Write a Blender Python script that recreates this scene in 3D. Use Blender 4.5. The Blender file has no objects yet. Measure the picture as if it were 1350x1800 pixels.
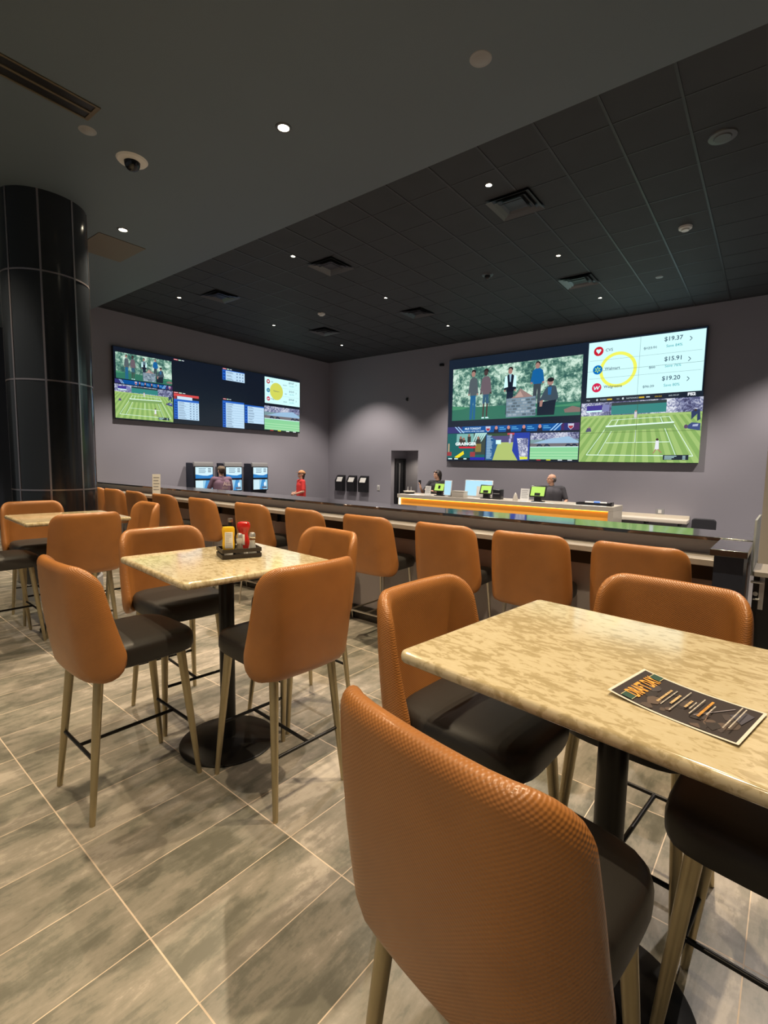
import bpy, bmesh, math, random
from mathutils import Vector, Matrix
random.seed(7)
PI = math.pi
sc = bpy.context.scene
COL = sc.collection
# ---------------------------------------------------------------- camera
def cam_setup():
    yaw, pitch, roll = .6622, .0968, -.0168
    cy, sy, cp, sp = math.cos(yaw), math.sin(yaw), math.cos(pitch), math.sin(pitch)
    f = Vector((-sy*cp, cy*cp, -sp)); r = Vector((cy, sy, 0)); d = f.cross(r)
    cr, sr = math.cos(roll), math.sin(roll)
    r2 = cr*r + sr*d; d2 = -sr*r + cr*d
    cd = bpy.data.cameras.new('camera'); co = bpy.data.objects.new('camera', cd); COL.objects.link(co)
    m = Matrix((r2, -d2, -f)).transposed().to_4x4(); m.translation = (0, 0, 1.582)
    co.matrix_world = m
    cd.sensor_fit = 'HORIZONTAL'; cd.sensor_width = 36; cd.lens = 866.12/1350*36
    cd.clip_start = .05; cd.clip_end = 100
    sc.camera = co
cam_setup()
# ---------------------------------------------------------------- world, lights, exposure
w = bpy.data.worlds.new('world'); sc.world = w; w.use_nodes = True
w.node_tree.nodes['Background'].inputs[0].default_value = (.70, .74, .76, 1)
w.node_tree.nodes['Background'].inputs[1].default_value = .125
sc.view_settings.view_transform = 'Standard'; sc.view_settings.look = 'None'
sc.view_settings.exposure = 0.6; sc.view_settings.gamma = 1; sc.view_settings.use_curve_mapping = False
SOFFIT_W = 310.0     # watts, spots in the lower ceiling over the tables
HALL_W = 400.0       # watts, spots in the high black ceiling
SCREEN = .72       # brightness of the video walls
def spot(x, y, z, power, size=108, blend=.75, col=(1, .80, .54), rad=.032, tilt=(0, 0)):
    l = bpy.data.lights.new('downlight_beam', 'SPOT'); l.energy = power; l.color = col
    l.spot_size = math.radians(size); l.spot_blend = blend; l.shadow_soft_size = rad
    o = bpy.data.objects.new('downlight_beam', l); o.location = (x, y, z); o.rotation_euler = (tilt[0], tilt[1], 0)
    COL.objects.link(o); return o
SOFFIT_Z, CEIL_Z = 4.38, 4.9
SOFF = [(-3.43, 2.94), (-6.45, 2.99), (-.42, 2.94), (-9.45, 2.99)]
SOFF_NEAR = [(-3.43, .86), (-.42, .86), (-6.45, .86)]
SOFF_BACK = [(-3.43, -1.2), (-.42, -1.2)]
HALL = [(x, y) for y in (5.61, 8.05, 10.47) for x in (-9.77, -6.32, -2.88, .56)]
for x, y in SOFF: spot(x, y, SOFFIT_Z - .035, SOFFIT_W, 104, .7)
for x, y in SOFF_NEAR: spot(x, y, SOFFIT_Z - .035, SOFFIT_W*.62, 104, .7)
for x, y in SOFF_BACK: spot(x, y, SOFFIT_Z - .035, SOFFIT_W*.40)
for x, y in HALL: spot(x, y, CEIL_Z - .035, HALL_W, 102, .55, (1, .89, .80))
spot(-8.6, 12.40, 1.97, 22, 140, .8, (1, .88, .70), .03)      # added fill spot to brighten the door recess, no fitting there
# ---------------------------------------------------------------- helpers
def mat(name, col, rough=.5, metal=0, spec=.5, coat=0, emis=None, es=0, noise=0, nscale=8, bump=0, bscale=200, trans=0):
    m = bpy.data.materials.new(name); m.use_nodes = True; nt = m.node_tree
    b = nt.nodes['Principled BSDF']
    b.inputs['Base Color'].default_value = (*col, 1); b.inputs['Roughness'].default_value = rough
    b.inputs['Metallic'].default_value = metal; b.inputs['Specular IOR Level'].default_value = spec
    b.inputs['Coat Weight'].default_value = coat; b.inputs['Coat Roughness'].default_value = .1
    b.inputs['Transmission Weight'].default_value = trans
    if emis: b.inputs['Emission Color'].default_value = (*emis, 1); b.inputs['Emission Strength'].default_value = es
    tc = nt.nodes.new('ShaderNodeTexCoord')
    if noise:
        n = nt.nodes.new('ShaderNodeTexNoise'); n.inputs['Scale'].default_value = nscale; n.inputs['Detail'].default_value = 5
        nt.links.new(tc.outputs['Object'], n.inputs['Vector'])
        mx = nt.nodes.new('ShaderNodeMix'); mx.data_type = 'RGBA'
        mx.inputs['A'].default_value = (*[c*(1-noise) for c in col], 1); mx.inputs['B'].default_value = (*[min(1, c*(1+noise)) for c in col], 1)
        nt.links.new(n.outputs['Fac'], mx.inputs['Factor']); nt.links.new(mx.outputs['Result'], b.inputs['Base Color'])
    if bump:
        n = nt.nodes.new('ShaderNodeTexNoise'); n.inputs['Scale'].default_value = bscale; n.inputs['Detail'].default_value = 2
        nt.links.new(tc.outputs['Object'], n.inputs['Vector'])
        bp = nt.nodes.new('ShaderNodeBump'); bp.inputs['Strength'].default_value = bump; bp.inputs['Distance'].default_value = .002
        nt.links.new(n.outputs['Fac'], bp.inputs['Height']); nt.links.new(bp.outputs['Normal'], b.inputs['Normal'])
    return m
def nodes(m): return m.node_tree, m.node_tree.nodes, m.node_tree.links, m.node_tree.nodes['Principled BSDF']
def mth(nt, op, a, b=None):
    n = nt.nodes.new('ShaderNodeMath'); n.operation = op
    for i, v in enumerate((a, b)):
        if v is None: continue
        if isinstance(v, (int, float)): n.inputs[i].default_value = v
        else: nt.links.new(v, n.inputs[i])
    return n.outputs[0]
def ramp(nt, fac, stops):
    r = nt.nodes.new('ShaderNodeValToRGB'); e = r.color_ramp.elements
    while len(e) < len(stops): e.new(.5)
    for i, (p, c) in enumerate(stops): e[i].position = p; e[i].color = (*c, 1)
    nt.links.new(fac, r.inputs['Fac']); return r.outputs['Color']

TH = -.0288
cT, sT = math.cos(TH), math.sin(TH)
def W(u, v, z=0): return Vector((u*cT - v*sT, u*sT + v*cT, z))     # bar / tile grid frame -> world

M = {}
M['wall'] = mat('greige_paint', (.31, .298, .335), .62, noise=.04, nscale=1.5, bump=.08, bscale=260)
M['wall_dark'] = mat('dark_navy_paint', (.02, .028, .045), .6)
M['wall_beige'] = mat('beige_paint', (.50, .44, .34), .6)
M['ceil'] = mat('black_ceiling_tile', (.036, .040, .045), .75, noise=.15, nscale=3, bump=.3, bscale=120)
M['tbar'] = mat('black_tbar', (.030, .031, .035), .45, .2)
M['soffit'] = mat('slate_soffit_paint', (.115, .150, .178), .55, noise=.05, nscale=1, bump=.05, bscale=200)
M['metal_leg'] = mat('champagne_metal', (.46, .385, .24), .36, .85, noise=.12, nscale=14)
M['chrome_leg'] = mat('satin_nickel', (.55, .5, .43), .28, .95)
M['black_metal'] = mat('black_powder_coat', (.012, .011, .01), .38, .3)
M['seat'] = mat('black_vinyl', (.022, .020, .018), .48, bump=.15, bscale=300)
M['granite'] = mat('black_granite', (.018, .019, .022), .06, spec=.9, coat=.8, noise=.5, nscale=160)
M['bar_front'] = mat('grey_bar_panel', (.36, .32, .32), .42, noise=.05, nscale=2)
M['bar_apron'] = mat('slate_apron', (.46, .44, .45), .35, noise=.08, nscale=3)
M['ledge'] = mat('grey_stone_ledge', (.36, .33, .29), .25, noise=.10, nscale=25)
M['dark_wood'] = mat('espresso_base', (.02, .014, .010), .25)
M['navy_fabric'] = mat('navy_laminate', (.018, .025, .045), .5, noise=.2, nscale=40)
M['bezel'] = mat('black_bezel', (.006, .007, .009), .18, spec=.6)
M['white_plastic'] = mat('white_plastic', (.75, .73, .68), .4)
M['grey_plastic'] = mat('grey_plastic', (.30, .30, .30), .4)
M['black_plastic'] = mat('black_plastic', (.012, .012, .014), .3)
M['slat'] = mat('painted_diffuser', (.09, .095, .10), .3, .3)
M['lens'] = mat('lit_lens', (1, 1, 1), .5, emis=(1, .86, .62), es=12)
M['paper'] = mat('white_paper', (.80, .79, .74), .6)
M['laminate'] = mat('pale_laminate', (.46, .42, .35), .35, noise=.04, nscale=5)
M['white_lam'] = mat('cream_shelf', (.72, .66, .55), .35)
M['amber'] = mat('amber_backlit_panel', (.75, .36, .06), .5, emis=(1.0, .33, .02), es=.16)
M['amber_led'] = mat('amber_led', (1, .5, .1), .4, emis=(1.0, .45, .07), es=4)
M['white_led'] = mat('white_led_edge', (1, .9, .6), .4, emis=(1, .85, .5), es=1.6)
M['glass'] = mat('clear_glass', (.97, .98, .98), .02, trans=1.0); M['glass'].node_tree.nodes['Principled BSDF'].inputs['IOR'].default_value = 1.15
M['mustard'] = mat('mustard_yellow', (.80, .48, .015), .35)
M['ketchup'] = mat('ketchup_red', (.55, .02, .015), .22, coat=.4)
M['salt'] = mat('salt', (.92, .92, .88), .7)
M['pepper'] = mat('ground_pepper', (.30, .26, .22), .8, noise=.5, nscale=400)
M['steel'] = mat('polished_steel', (.72, .72, .72), .38, .9)
M['dark_tin'] = mat('brown_black_rack', (.035, .028, .025), .45, .3)
M['screen_green'] = mat('lit_green_display', (.1, .2, .05), .3, emis=(.48, .72, .12), es=.6)
M['screen_blue'] = mat('lit_pale_display', (.1, .2, .3), .3, emis=(.45, .75, .88), es=.58)
M['skin'] = mat('skin', (.55, .30, .20), .5)
M['skin2'] = mat('skin_light', (.62, .36, .25), .5)
M['purple_shirt'] = mat('plum_cotton', (.22, .13, .18), .8)
M['red_shirt'] = mat('red_cotton', (.58, .03, .025), .8)
M['black_shirt'] = mat('black_cotton', (.018, .018, .022), .8)
M['grey_shirt'] = mat('charcoal_cotton', (.05, .047, .055), .8)
M['denim'] = mat('dark_denim', (.03, .04, .07), .85)
M['hair_brown'] = mat('brown_hair', (.05, .028, .018), .6)
M['hair_dark'] = mat('dark_hair', (.02, .014, .012), .5)
M['hair_grey'] = mat('short_grey_hair', (.10, .085, .08), .7)
M['camo'] = mat('camo_cap_cloth', (.20, .15, .10), .8, noise=.6, nscale=30)
M['tan_cap'] = mat('tan_cap_cloth', (.62, .30, .13), .8)
M['shoe'] = mat('black_shoe', (.02, .02, .02), .5)
M['pillar'] = mat('glossy_black_pillar_panel', (.014, .017, .022), .17, spec=.7, noise=.35, nscale=120)
M['pillar_joint'] = mat('steel_joint', (.42, .38, .40), .3, .9)

def leather_mat():
    m = mat('tan_woven_leather', (.40, .15, .04), .36, coat=.1); nt, N, L, b = nodes(m)
    uv = N.new('ShaderNodeUVMap'); sx = N.new('ShaderNodeSeparateXYZ'); L.new(uv.outputs['UV'], sx.inputs[0])
    k = 2*PI/.0095
    a = mth(nt, 'SINE', mth(nt, 'MULTIPLY', sx.outputs[0], k)); c = mth(nt, 'SINE', mth(nt, 'MULTIPLY', sx.outputs[1], k*1.15))
    h = mth(nt, 'MULTIPLY', a, c)
    bp = N.new('ShaderNodeBump'); bp.inputs['Strength'].default_value = .30; bp.inputs['Distance'].default_value = .0016
    L.new(h, bp.inputs['Height']); L.new(bp.outputs['Normal'], b.inputs['Normal'])
    n = N.new('ShaderNodeTexNoise'); n.inputs['Scale'].default_value = 5; n.inputs['Detail'].default_value = 4
    tc = N.new('ShaderNodeTexCoord'); L.new(tc.outputs['Object'], n.inputs['Vector'])
    L.new(ramp(nt, n.outputs['Fac'], [(.3, (.345, .136, .036)), (.7, (.43, .172, .044))]), b.inputs['Base Color'])
    return m
M['leather'] = leather_mat()

def quartz_mat():
    m = mat('cream_mottled_quartz', (.6, .5, .32), .10, spec=.55, coat=.2); nt, N, L, b = nodes(m)
    tc = N.new('ShaderNodeTexCoord'); mp = N.new('ShaderNodeMapping'); mp.inputs['Scale'].default_value = (1, 2.1, 1); mp.inputs['Rotation'].default_value = (0, 0, .5)
    L.new(tc.outputs['Object'], mp.inputs['Vector'])
    n = N.new('ShaderNodeTexNoise'); n.inputs['Scale'].default_value = 26; n.inputs['Detail'].default_value = 4; n.inputs['Roughness'].default_value = .6; n.inputs['Distortion'].default_value = .5
    L.new(mp.outputs[0], n.inputs['Vector'])
    n2 = N.new('ShaderNodeTexNoise'); n2.inputs['Scale'].default_value = 5; n2.inputs['Detail'].default_value = 2; L.new(tc.outputs['Object'], n2.inputs['Vector'])
    f = mth(nt, 'ADD', n.outputs['Fac'], mth(nt, 'MULTIPLY', mth(nt, 'SUBTRACT', n2.outputs['Fac'], .5), .5))
    L.new(ramp(nt, f, [(.36, (.42, .34, .19)), (.455, (.48, .395, .235)), (.51, (.60, .51, .33)), (.8, (.64, .56, .38))]), b.inputs['Base Color'])
    return m
M['quartz'] = quartz_mat()

def tile_mat():
    m = mat('stone_look_floor_tile', (.3, .28, .24), .38); nt, N, L, b = nodes(m)
    A, B, X0, Y0 = .3048, .594, -7.9555*.3048, 2.4283*.3048
    tc = N.new('ShaderNodeTexCoord'); mp = N.new('ShaderNodeMapping'); mp.vector_type = 'TEXTURE'
    mp.inputs['Location'].default_value = (X0, Y0, 0); mp.inputs['Rotation'].default_value = (0, 0, TH); mp.inputs['Scale'].default_value = (A, B, 1)
    L.new(tc.outputs['Object'], mp.inputs['Vector'])
    s = N.new('ShaderNodeSeparateXYZ'); L.new(mp.outputs[0], s.inputs[0])
    fx, fy = mth(nt, 'FRACT', s.outputs[0]), mth(nt, 'FRACT', s.outputs[1])
    ix, iy = mth(nt, 'FLOOR', s.outputs[0]), mth(nt, 'FLOOR', s.outputs[1])
    dx = mth(nt, 'MULTIPLY', mth(nt, 'MINIMUM', fx, mth(nt, 'SUBTRACT', 1, fx)), A)
    dy = mth(nt, 'MULTIPLY', mth(nt, 'MINIMUM', fy, mth(nt, 'SUBTRACT', 1, fy)), B)
    grout = mth(nt, 'MAXIMUM', mth(nt, 'LESS_THAN', dx, .0019), mth(nt, 'LESS_THAN', dy, .0026))
    cb = N.new('ShaderNodeCombineXYZ'); L.new(ix, cb.inputs[0]); L.new(iy, cb.inputs[1])
    wn = N.new('ShaderNodeTexWhiteNoise'); wn.noise_dimensions = '3D'; L.new(cb.outputs[0], wn.inputs['Vector'])
    vm = N.new('ShaderNodeVectorMath'); vm.operation = 'SCALE'; L.new(wn.outputs['Color'], vm.inputs[0]); vm.inputs['Scale'].default_value = 40
    mp2 = N.new('ShaderNodeMapping'); mp2.inputs['Scale'].default_value = (1.10, .66, 1); L.new(mp.outputs[0], mp2.inputs['Vector'])
    va = N.new('ShaderNodeVectorMath'); va.operation = 'ADD'; L.new(mp2.outputs[0], va.inputs[0]); L.new(vm.outputs[0], va.inputs[1])
    n = N.new('ShaderNodeTexNoise'); n.inputs['Scale'].default_value = 2.0; n.inputs['Detail'].default_value = 10; n.inputs['Roughness'].default_value = .68; n.inputs['Distortion'].default_value = .25
    L.new(va.outputs[0], n.inputs['Vector'])
    n3 = N.new('ShaderNodeTexNoise'); n3.inputs['Scale'].default_value = 8; n3.inputs['Detail'].default_value = 5; n3.inputs['Roughness'].default_value = .7
    mp3 = N.new('ShaderNodeMapping'); mp3.inputs['Scale'].default_value = (1.0, .42, 1); L.new(va.outputs[0], mp3.inputs['Vector']); L.new(mp3.outputs[0], n3.inputs['Vector'])
    f = mth(nt, 'ADD', n.outputs['Fac'], mth(nt, 'MULTIPLY', mth(nt, 'SUBTRACT', n3.outputs['Fac'], .5), .25))
    f = mth(nt, 'ADD', f, mth(nt, 'MULTIPLY', mth(nt, 'SUBTRACT', wn.outputs['Value'], .5), .12))
    n4 = N.new('ShaderNodeTexNoise'); n4.inputs['Scale'].default_value = 5.5; n4.inputs['Detail'].default_value = 10; n4.inputs['Roughness'].default_value = .75
    va4 = N.new('ShaderNodeVectorMath'); va4.operation = 'ADD'; L.new(tc.outputs['Object'], va4.inputs[0]); L.new(vm.outputs[0], va4.inputs[1]); L.new(va4.outputs[0], n4.inputs['Vector'])
    f = mth(nt, 'ADD', f, mth(nt, 'MULTIPLY', mth(nt, 'SUBTRACT', n4.outputs['Fac'], .5), .45))
    base = ramp(nt, f, [(.33, (.13, .125, .098)), (.42, (.180, .172, .138)), (.455, (.225, .208, .168)), (.52, (.26, .236, .192)), (.575, (.30, .268, .222)), (.61, (.38, .338, .282)), (.72, (.44, .395, .335))])
    mx = N.new('ShaderNodeMix'); mx.data_type = 'RGBA'; L.new(grout, mx.inputs['Factor']); L.new(base, mx.inputs['A']); mx.inputs['B'].default_value = (.62, .50, .38, 1)
    L.new(mx.outputs['Result'], b.inputs['Base Color'])
    bp = N.new('ShaderNodeBump'); bp.inputs['Strength'].default_value = .4; bp.inputs['Distance'].default_value = .002
    L.new(mth(nt, 'SUBTRACT', mth(nt, 'MULTIPLY', n3.outputs['Fac'], .4), grout), bp.inputs['Height']); L.new(bp.outputs['Normal'], b.inputs['Normal'])
    L.new(mth(nt, 'ADD', mth(nt, 'MULTIPLY', grout, .3), .36), b.inputs['Roughness'])
    return m
M['tile'] = tile_mat()

def screen_mat(name='screen_picture', strength=SCREEN):
    m = bpy.data.materials.new(name); m.use_nodes = True; nt = m.node_tree; b = nt.nodes['Principled BSDF']
    b.inputs['Base Color'].default_value = (.01, .01, .01, 1); b.inputs['Roughness'].default_value = .25
    a = nt.nodes.new('ShaderNodeAttribute'); a.attribute_name = 'Col'
    nt.links.new(a.outputs['Color'], b.inputs['Emission Color']); b.inputs['Emission Strength'].default_value = strength
    return m
M['screen'] = screen_mat()
def foliage_screen(name, stops, scale, dist=1.5, strength=SCREEN, sy=1):
    m = bpy.data.materials.new(name); m.use_nodes = True; nt = m.node_tree; b = nt.nodes['Principled BSDF']
    b.inputs['Base Color'].default_value = (.01, .01, .01, 1); b.inputs['Roughness'].default_value = .25
    tc = nt.nodes.new('ShaderNodeTexCoord'); n = nt.nodes.new('ShaderNodeTexNoise')
    mp = nt.nodes.new('ShaderNodeMapping'); mp.inputs['Scale'].default_value = (1, 1, sy); nt.links.new(tc.outputs['Object'], mp.inputs['Vector'])
    n.inputs['Scale'].default_value = scale; n.inputs['Detail'].default_value = 9; n.inputs['Roughness'].default_value = .72; n.inputs['Distortion'].default_value = dist
    nt.links.new(mp.outputs[0], n.inputs['Vector'])
    n2 = nt.nodes.new('ShaderNodeTexNoise'); n2.inputs['Scale'].default_value = 1.3; nt.links.new(tc.outputs['Object'], n2.inputs['Vector'])
    f = mth(nt, 'ADD', n.outputs['Fac'], mth(nt, 'MULTIPLY', mth(nt, 'SUBTRACT', n2.outputs['Fac'], .5), .5))
    nt.links.new(ramp(nt, f, stops), b.inputs['Emission Color']); b.inputs['Emission Strength'].default_value = strength
    return m
M['foliage'] = foliage_screen('screen_foliage', [(.38, (.03, .10, .09)), (.46, (.09, .22, .17)), (.52, (.25, .42, .33)), (.60, (.60, .78, .66))], 7, .3)
M['crowd'] = foliage_screen('screen_crowd', [(.38, (.05, .05, .12)), (.48, (.18, .20, .36)), (.54, (.40, .42, .55)), (.62, (.75, .78, .85))], 14)
M['print'] = mat('print_ink', (.5, .5, .5), .45, spec=.35)
_nt = M['print'].node_tree; _a = _nt.nodes.new('ShaderNodeAttribute'); _a.attribute_name = 'Col'
_nt.links.new(_a.outputs['Color'], _nt.nodes['Principled BSDF'].inputs['Base Color'])

def mesh_from(bm, name, smooth=True):
    bmesh.ops.recalc_face_normals(bm, faces=bm.faces)
    me = bpy.data.meshes.new(name); bm.to_mesh(me); bm.free()
    if smooth:
        for p in me.polygons: p.use_smooth = True
        try: me.set_sharp_from_angle(angle=math.radians(38))
        except Exception: pass
    return me
def obj(name, bm, m, parent=None, smooth=True):
    me = bm if isinstance(bm, bpy.types.Mesh) else mesh_from(bm, name, smooth)
    o = bpy.data.objects.new(name, me); COL.objects.link(o)
    if m is not None:
        for k in (m if isinstance(m, (list, tuple)) else [m]): me.materials.append(k)
    if parent: o.parent = parent
    if name in ('tabletop', 'black_top', 'granite_cap', 'desk_top', 'eating_ledge'): wn_ = o.modifiers.new('even_normals', 'WEIGHTED_NORMAL'); wn_.keep_sharp = True; wn_.weight = 90
    return o
def tag(o, label=None, cat=None, group=None, kind=None):
    if label: o['label'] = label
    if cat: o['category'] = cat
    if group: o['group'] = group
    if kind: o['kind'] = kind
    return o
def thing(name, label, cat, loc=(0, 0, 0), rz=0, group=None):
    o = bpy.data.objects.new(name, None); COL.objects.link(o); o.location = loc; o.rotation_euler = (0, 0, rz); o.empty_display_size = .1
    return tag(o, label, cat, group)
def struct(name, bm, m, smooth=False): return tag(obj(name, bm, m, None, smooth), kind='structure')
def dup(root, loc, rz, label, group=None):
    r = root.copy(); COL.objects.link(r); r.location = loc; r.rotation_euler = (0, 0, rz); r['label'] = label
    if group: r['group'] = group
    for ch in list(root.children):
        c = ch.copy(); COL.objects.link(c); c.parent = r
        for g in list(ch.children):
            d = g.copy(); COL.objects.link(d); d.parent = c
    return r
def box(bm, x0, x1, y0, y1, z0, z1, bev=0, mtx=None, mi=0):
    r = bmesh.ops.create_cube(bm, size=1); vs = r['verts']
    bmesh.ops.scale(bm, vec=(x1-x0, y1-y0, z1-z0), verts=vs); bmesh.ops.translate(bm, vec=((x0+x1)/2, (y0+y1)/2, (z0+z1)/2), verts=vs)
    if bev:
        es = list({e for v in vs for e in v.link_edges})
        rr = bmesh.ops.bevel(bm, geom=es, offset=bev, segments=3, profile=.5, affect='EDGES'); vs = list({v for f in rr['faces'] for v in f.verts} | {v for v in vs if v.is_valid})
    if mtx is not None: bmesh.ops.transform(bm, matrix=mtx, verts=vs)
    if mi:
        for f in {f for v in vs for f in v.link_faces}: f.material_index = mi
    return vs
def boxes(*bs, bev=0):
    bm = bmesh.new()
    for b in bs: box(bm, *b, bev=bev)
    return bm
def tube(bm, p0, p1, r0, r1=None, n=16, cap=True):
    p0, p1 = Vector(p0), Vector(p1); r1 = r0 if r1 is None else r1
    d = (p1-p0); q = d.to_track_quat('Z', 'Y')
    a = [bm.verts.new(p0 + q @ Vector((r0*math.cos(t), r0*math.sin(t), 0))) for t in [2*PI*i/n for i in range(n)]]
    b = [bm.verts.new(p1 + q @ Vector((r1*math.cos(t), r1*math.sin(t), 0))) for t in [2*PI*i/n for i in range(n)]]
    for i in range(n): bm.faces.new((a[i], a[(i+1) % n], b[(i+1) % n], b[i]))
    if cap: bm.faces.new(a[::-1]); bm.faces.new(b)
def lathe(bm, prof, n=32, c=(0, 0, 0), sx=1, sy=1):
    rows = []
    for r, z in prof:
        rows.append([bm.verts.new((c[0]+sx*r*math.cos(2*PI*i/n), c[1]+sy*r*math.sin(2*PI*i/n), c[2]+z)) for i in range(n)] if r > 1e-6 else [bm.verts.new((c[0], c[1], c[2]+z))])
    for A, B in zip(rows, rows[1:]):
        for i in range(n):
            j = (i+1) % n
            if len(A) == 1 and len(B) == 1: continue
            if len(A) == 1: bm.faces.new((A[0], B[j], B[i]))
            elif len(B) == 1: bm.faces.new((A[i], A[j], B[0]))
            else: bm.faces.new((A[i], A[j], B[j], B[i]))
def rings(bm, rows, n, cap0=True, cap1=True):
    R = [[bm.verts.new(p) for p in row] for row in rows]
    for A, B in zip(R, R[1:]):
        for i in range(n): bm.faces.new((A[i], A[(i+1) % n], B[(i+1) % n], B[i]))
    if cap0: bm.faces.new(R[0][::-1])
    if cap1: bm.faces.new(R[-1])
    return R
def rrect(hw, hh, rad, seg=6, cx=0, cy=0):
    out = []
    for sx, sy, a0 in ((1, 1, 0), (-1, 1, PI/2), (-1, -1, PI), (1, -1, 1.5*PI)):
        for k in range(seg+1):
            a = a0 + PI/2*k/seg; out.append((cx+sx*(hw-rad)+rad*math.cos(a), cy+sy*(hh-rad)+rad*math.sin(a)))
    return out
def slab(bm, hw, hh, z0, z1, rad, edge, seg=6, cx=0, cy=0):
    rows = []
    for k in range(7):
        a = -PI/2 + PI*k/6; t = edge*(1-math.cos(a)); zz = (z0+z1)/2 + (z1-z0)/2*math.sin(a)
        rows.append([(x, y, zz) for x, y in rrect(hw-t, hh-t, max(rad-t, .002), seg, cx, cy)])
    for k_ in (0, -1):
        t = edge*(1-math.cos(PI/2*(1 if k_ else -1)))*0 + edge + .006; row = [(x, y, rows[k_][0][2]) for x, y in rrect(hw-t, hh-t, max(rad-t, .002), seg, cx, cy)]
        rows = rows + [row] if k_ else [row] + rows
    rings(bm, rows, len(rows[0]))

# ---------------------------------------------------------------- room shell
WY = 12.09; WX = -11.86
struct('floor', boxes((-13.5, 2.6, -3.0, 4.02, -.3, 0)), M['tile'])
bm = boxes((-13.5, 3.0, 4.02, 14.2, -.5, -.3)); struct('floor', bm, mat('grey_hall_carpet', (.09, .08, .075), .9, noise=.2, nscale=20))
# back wall with the recessed doorway
DX0, DX1, DZ = -9.18, -8.19, 2.0
struct('wall_back', boxes((WX-.2, DX0, WY, WY+.2, -.3, CEIL_Z), (DX1, 3.0, WY, WY+.2, -.3, CEIL_Z), (DX0, DX1, WY, WY+.2, DZ, CEIL_Z),
    (DX0-.1, DX0, WY+.2, WY+.9, -.3, DZ), (DX1, DX1+.1, WY+.2, WY+.9, -.3, DZ), (DX0, DX1, WY+.8, WY+.9, -.3, DZ), (DX0, DX1, WY+.2, WY+.9, DZ, DZ+.1)), M['wall'])
struct('wall_left', boxes((WX-.2, WX, 4.3, WY, -.3, CEIL_Z)), M['wall'])
struct('wall_left_far', boxes((-13.5, -13.3, -3, 4.6, 0, CEIL_Z)), M['wall_dark'])
struct('wall_right', boxes((-.036, .25, 6.0, 7.0, -.3, CEIL_Z)), M['wall_beige'])
struct('wall_right_side', boxes((2.8, 3.0, -3, 6.0, -.3, CEIL_Z)), M['wall_dark'])
struct('ceiling', boxes((-13.5, 3.0, -3, 12.3, CEIL_Z, CEIL_Z+.12)), M['ceil'])
bm = bmesh.new()
box(bm, -13.5, 2.8, -3, 4.12, SOFFIT_Z, CEIL_Z)
struct('ceiling', bm, M['soffit'])
bm = bmesh.new()
x = -.86 + .603*5
while x > -11.8:
    box(bm, x-.012, x+.012, 4.13, WY, CEIL_Z-.006, CEIL_Z); x -= .603
y = 4.16
while y < 12:
    box(bm, WX, 2.8, y-.008, y+.008, CEIL_Z-.003, CEIL_Z); y += .603
struct('trim_1', bm, M['tbar'])
struct('baseboard_left', boxes((WX, WX+.015, 4.3, WY, -.3, -.18)), M['dark_wood'])
struct('baseboard_back', boxes((WX, DX0, WY-.015, WY, -.3, -.18), (DX1, .2, WY-.015, WY, -.3, -.18)), M['dark_wood'])

# door inside the recess: dark frame and glass leaf standing ajar with a bar handle
bm = boxes((-9.18, -9.155, 12.34, 12.74, -.3, 1.70)); d = struct('door_1', bm, M['bezel'])
obj('door_frame', boxes((-9.18, -9.13, 12.27, 12.34, -.3, 1.76), (-9.18, -9.13, 12.74, 12.81, -.3, 1.76), (-9.18, -9.13, 12.34, 12.74, 1.70, 1.76)), M['black_plastic'], d, False)
bm = bmesh.new(); tube(bm, (-9.11, 12.44, .2), (-9.11, 12.44, 1.62), .014); tube(bm, (-9.155, 12.44, .3), (-9.11, 12.44, .3), .01); tube(bm, (-9.155, 12.44, 1.6), (-9.11, 12.44, 1.6), .01)
obj('door_handle', bm, M['steel'], d)

# round pillar of black panels with steel joints
PX, PY, PR = -6.60, 2.19, .415
pil = thing('pillar', 'round glossy black pillar with steel joint lines at left', 'pillar', (PX, PY, 0))
bm = bmesh.new(); lathe(bm, [(0, .18), (PR, .18), (PR, SOFFIT_Z-.001), (0, SOFFIT_Z-.001)], 96); obj('pillar_shaft', bm, M['pillar'], pil)
bm = bmesh.new()
for z in (1.235, 2.425, 3.56): lathe(bm, [(PR, z-.008), (PR+.004, z-.008), (PR+.004, z+.008), (PR, z+.008)], 96)
a0 = math.atan2(-PY, -PX)
for k in range(8):
    a = a0 - math.radians(6) + k*PI/4
    box(bm, PR-.002, PR+.005, -.009, .009, .18, SOFFIT_Z-.002, mtx=Matrix.Rotation(a, 4, 'Z'))
obj('joint_strip', bm, M['pillar_joint'], pil, False)
bm = bmesh.new(); lathe(bm, [(0, 0), (PR+.03, 0), (PR+.03, .17), (PR+.02, .18), (0, .18)], 96); obj('plinth', bm, M['grey_plastic'], pil)

# ---------------------------------------------------------------- ceiling fittings
def downlight(x, y, z, lit, label, group, r=.055):
    t = thing('downlight', label, 'downlight', (x, y, z), 0, group)
    bm = bmesh.new(); lathe(bm, [(r*.82, -.001), (r*.86, -.007), (r*1.15, -.006), (r*1.25, 0), (r*.82, 0)], 28); obj('trim_ring', bm, M['slat'] if z > 4 else M['grey_plastic'], t)
    bm = bmesh.new(); lathe(bm, [(0, -.004), (r*.8, -.004), (r*.8, 0), (0, 0)], 24); obj('lens', bm, M['lens'], t)
downlight(*SOFF[0], SOFFIT_Z, 1, 'brightest recessed downlight in the smooth grey lower ceiling', 'downlights in the lower ceiling', .056)
downlight(*SOFF[1], SOFFIT_Z, 1, 'recessed downlight in the smooth lower ceiling nearest the black pillar', 'downlights in the lower ceiling', .056)
cn = {0: 'leftmost', 1: 'second from left', 2: 'third from left'}
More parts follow.
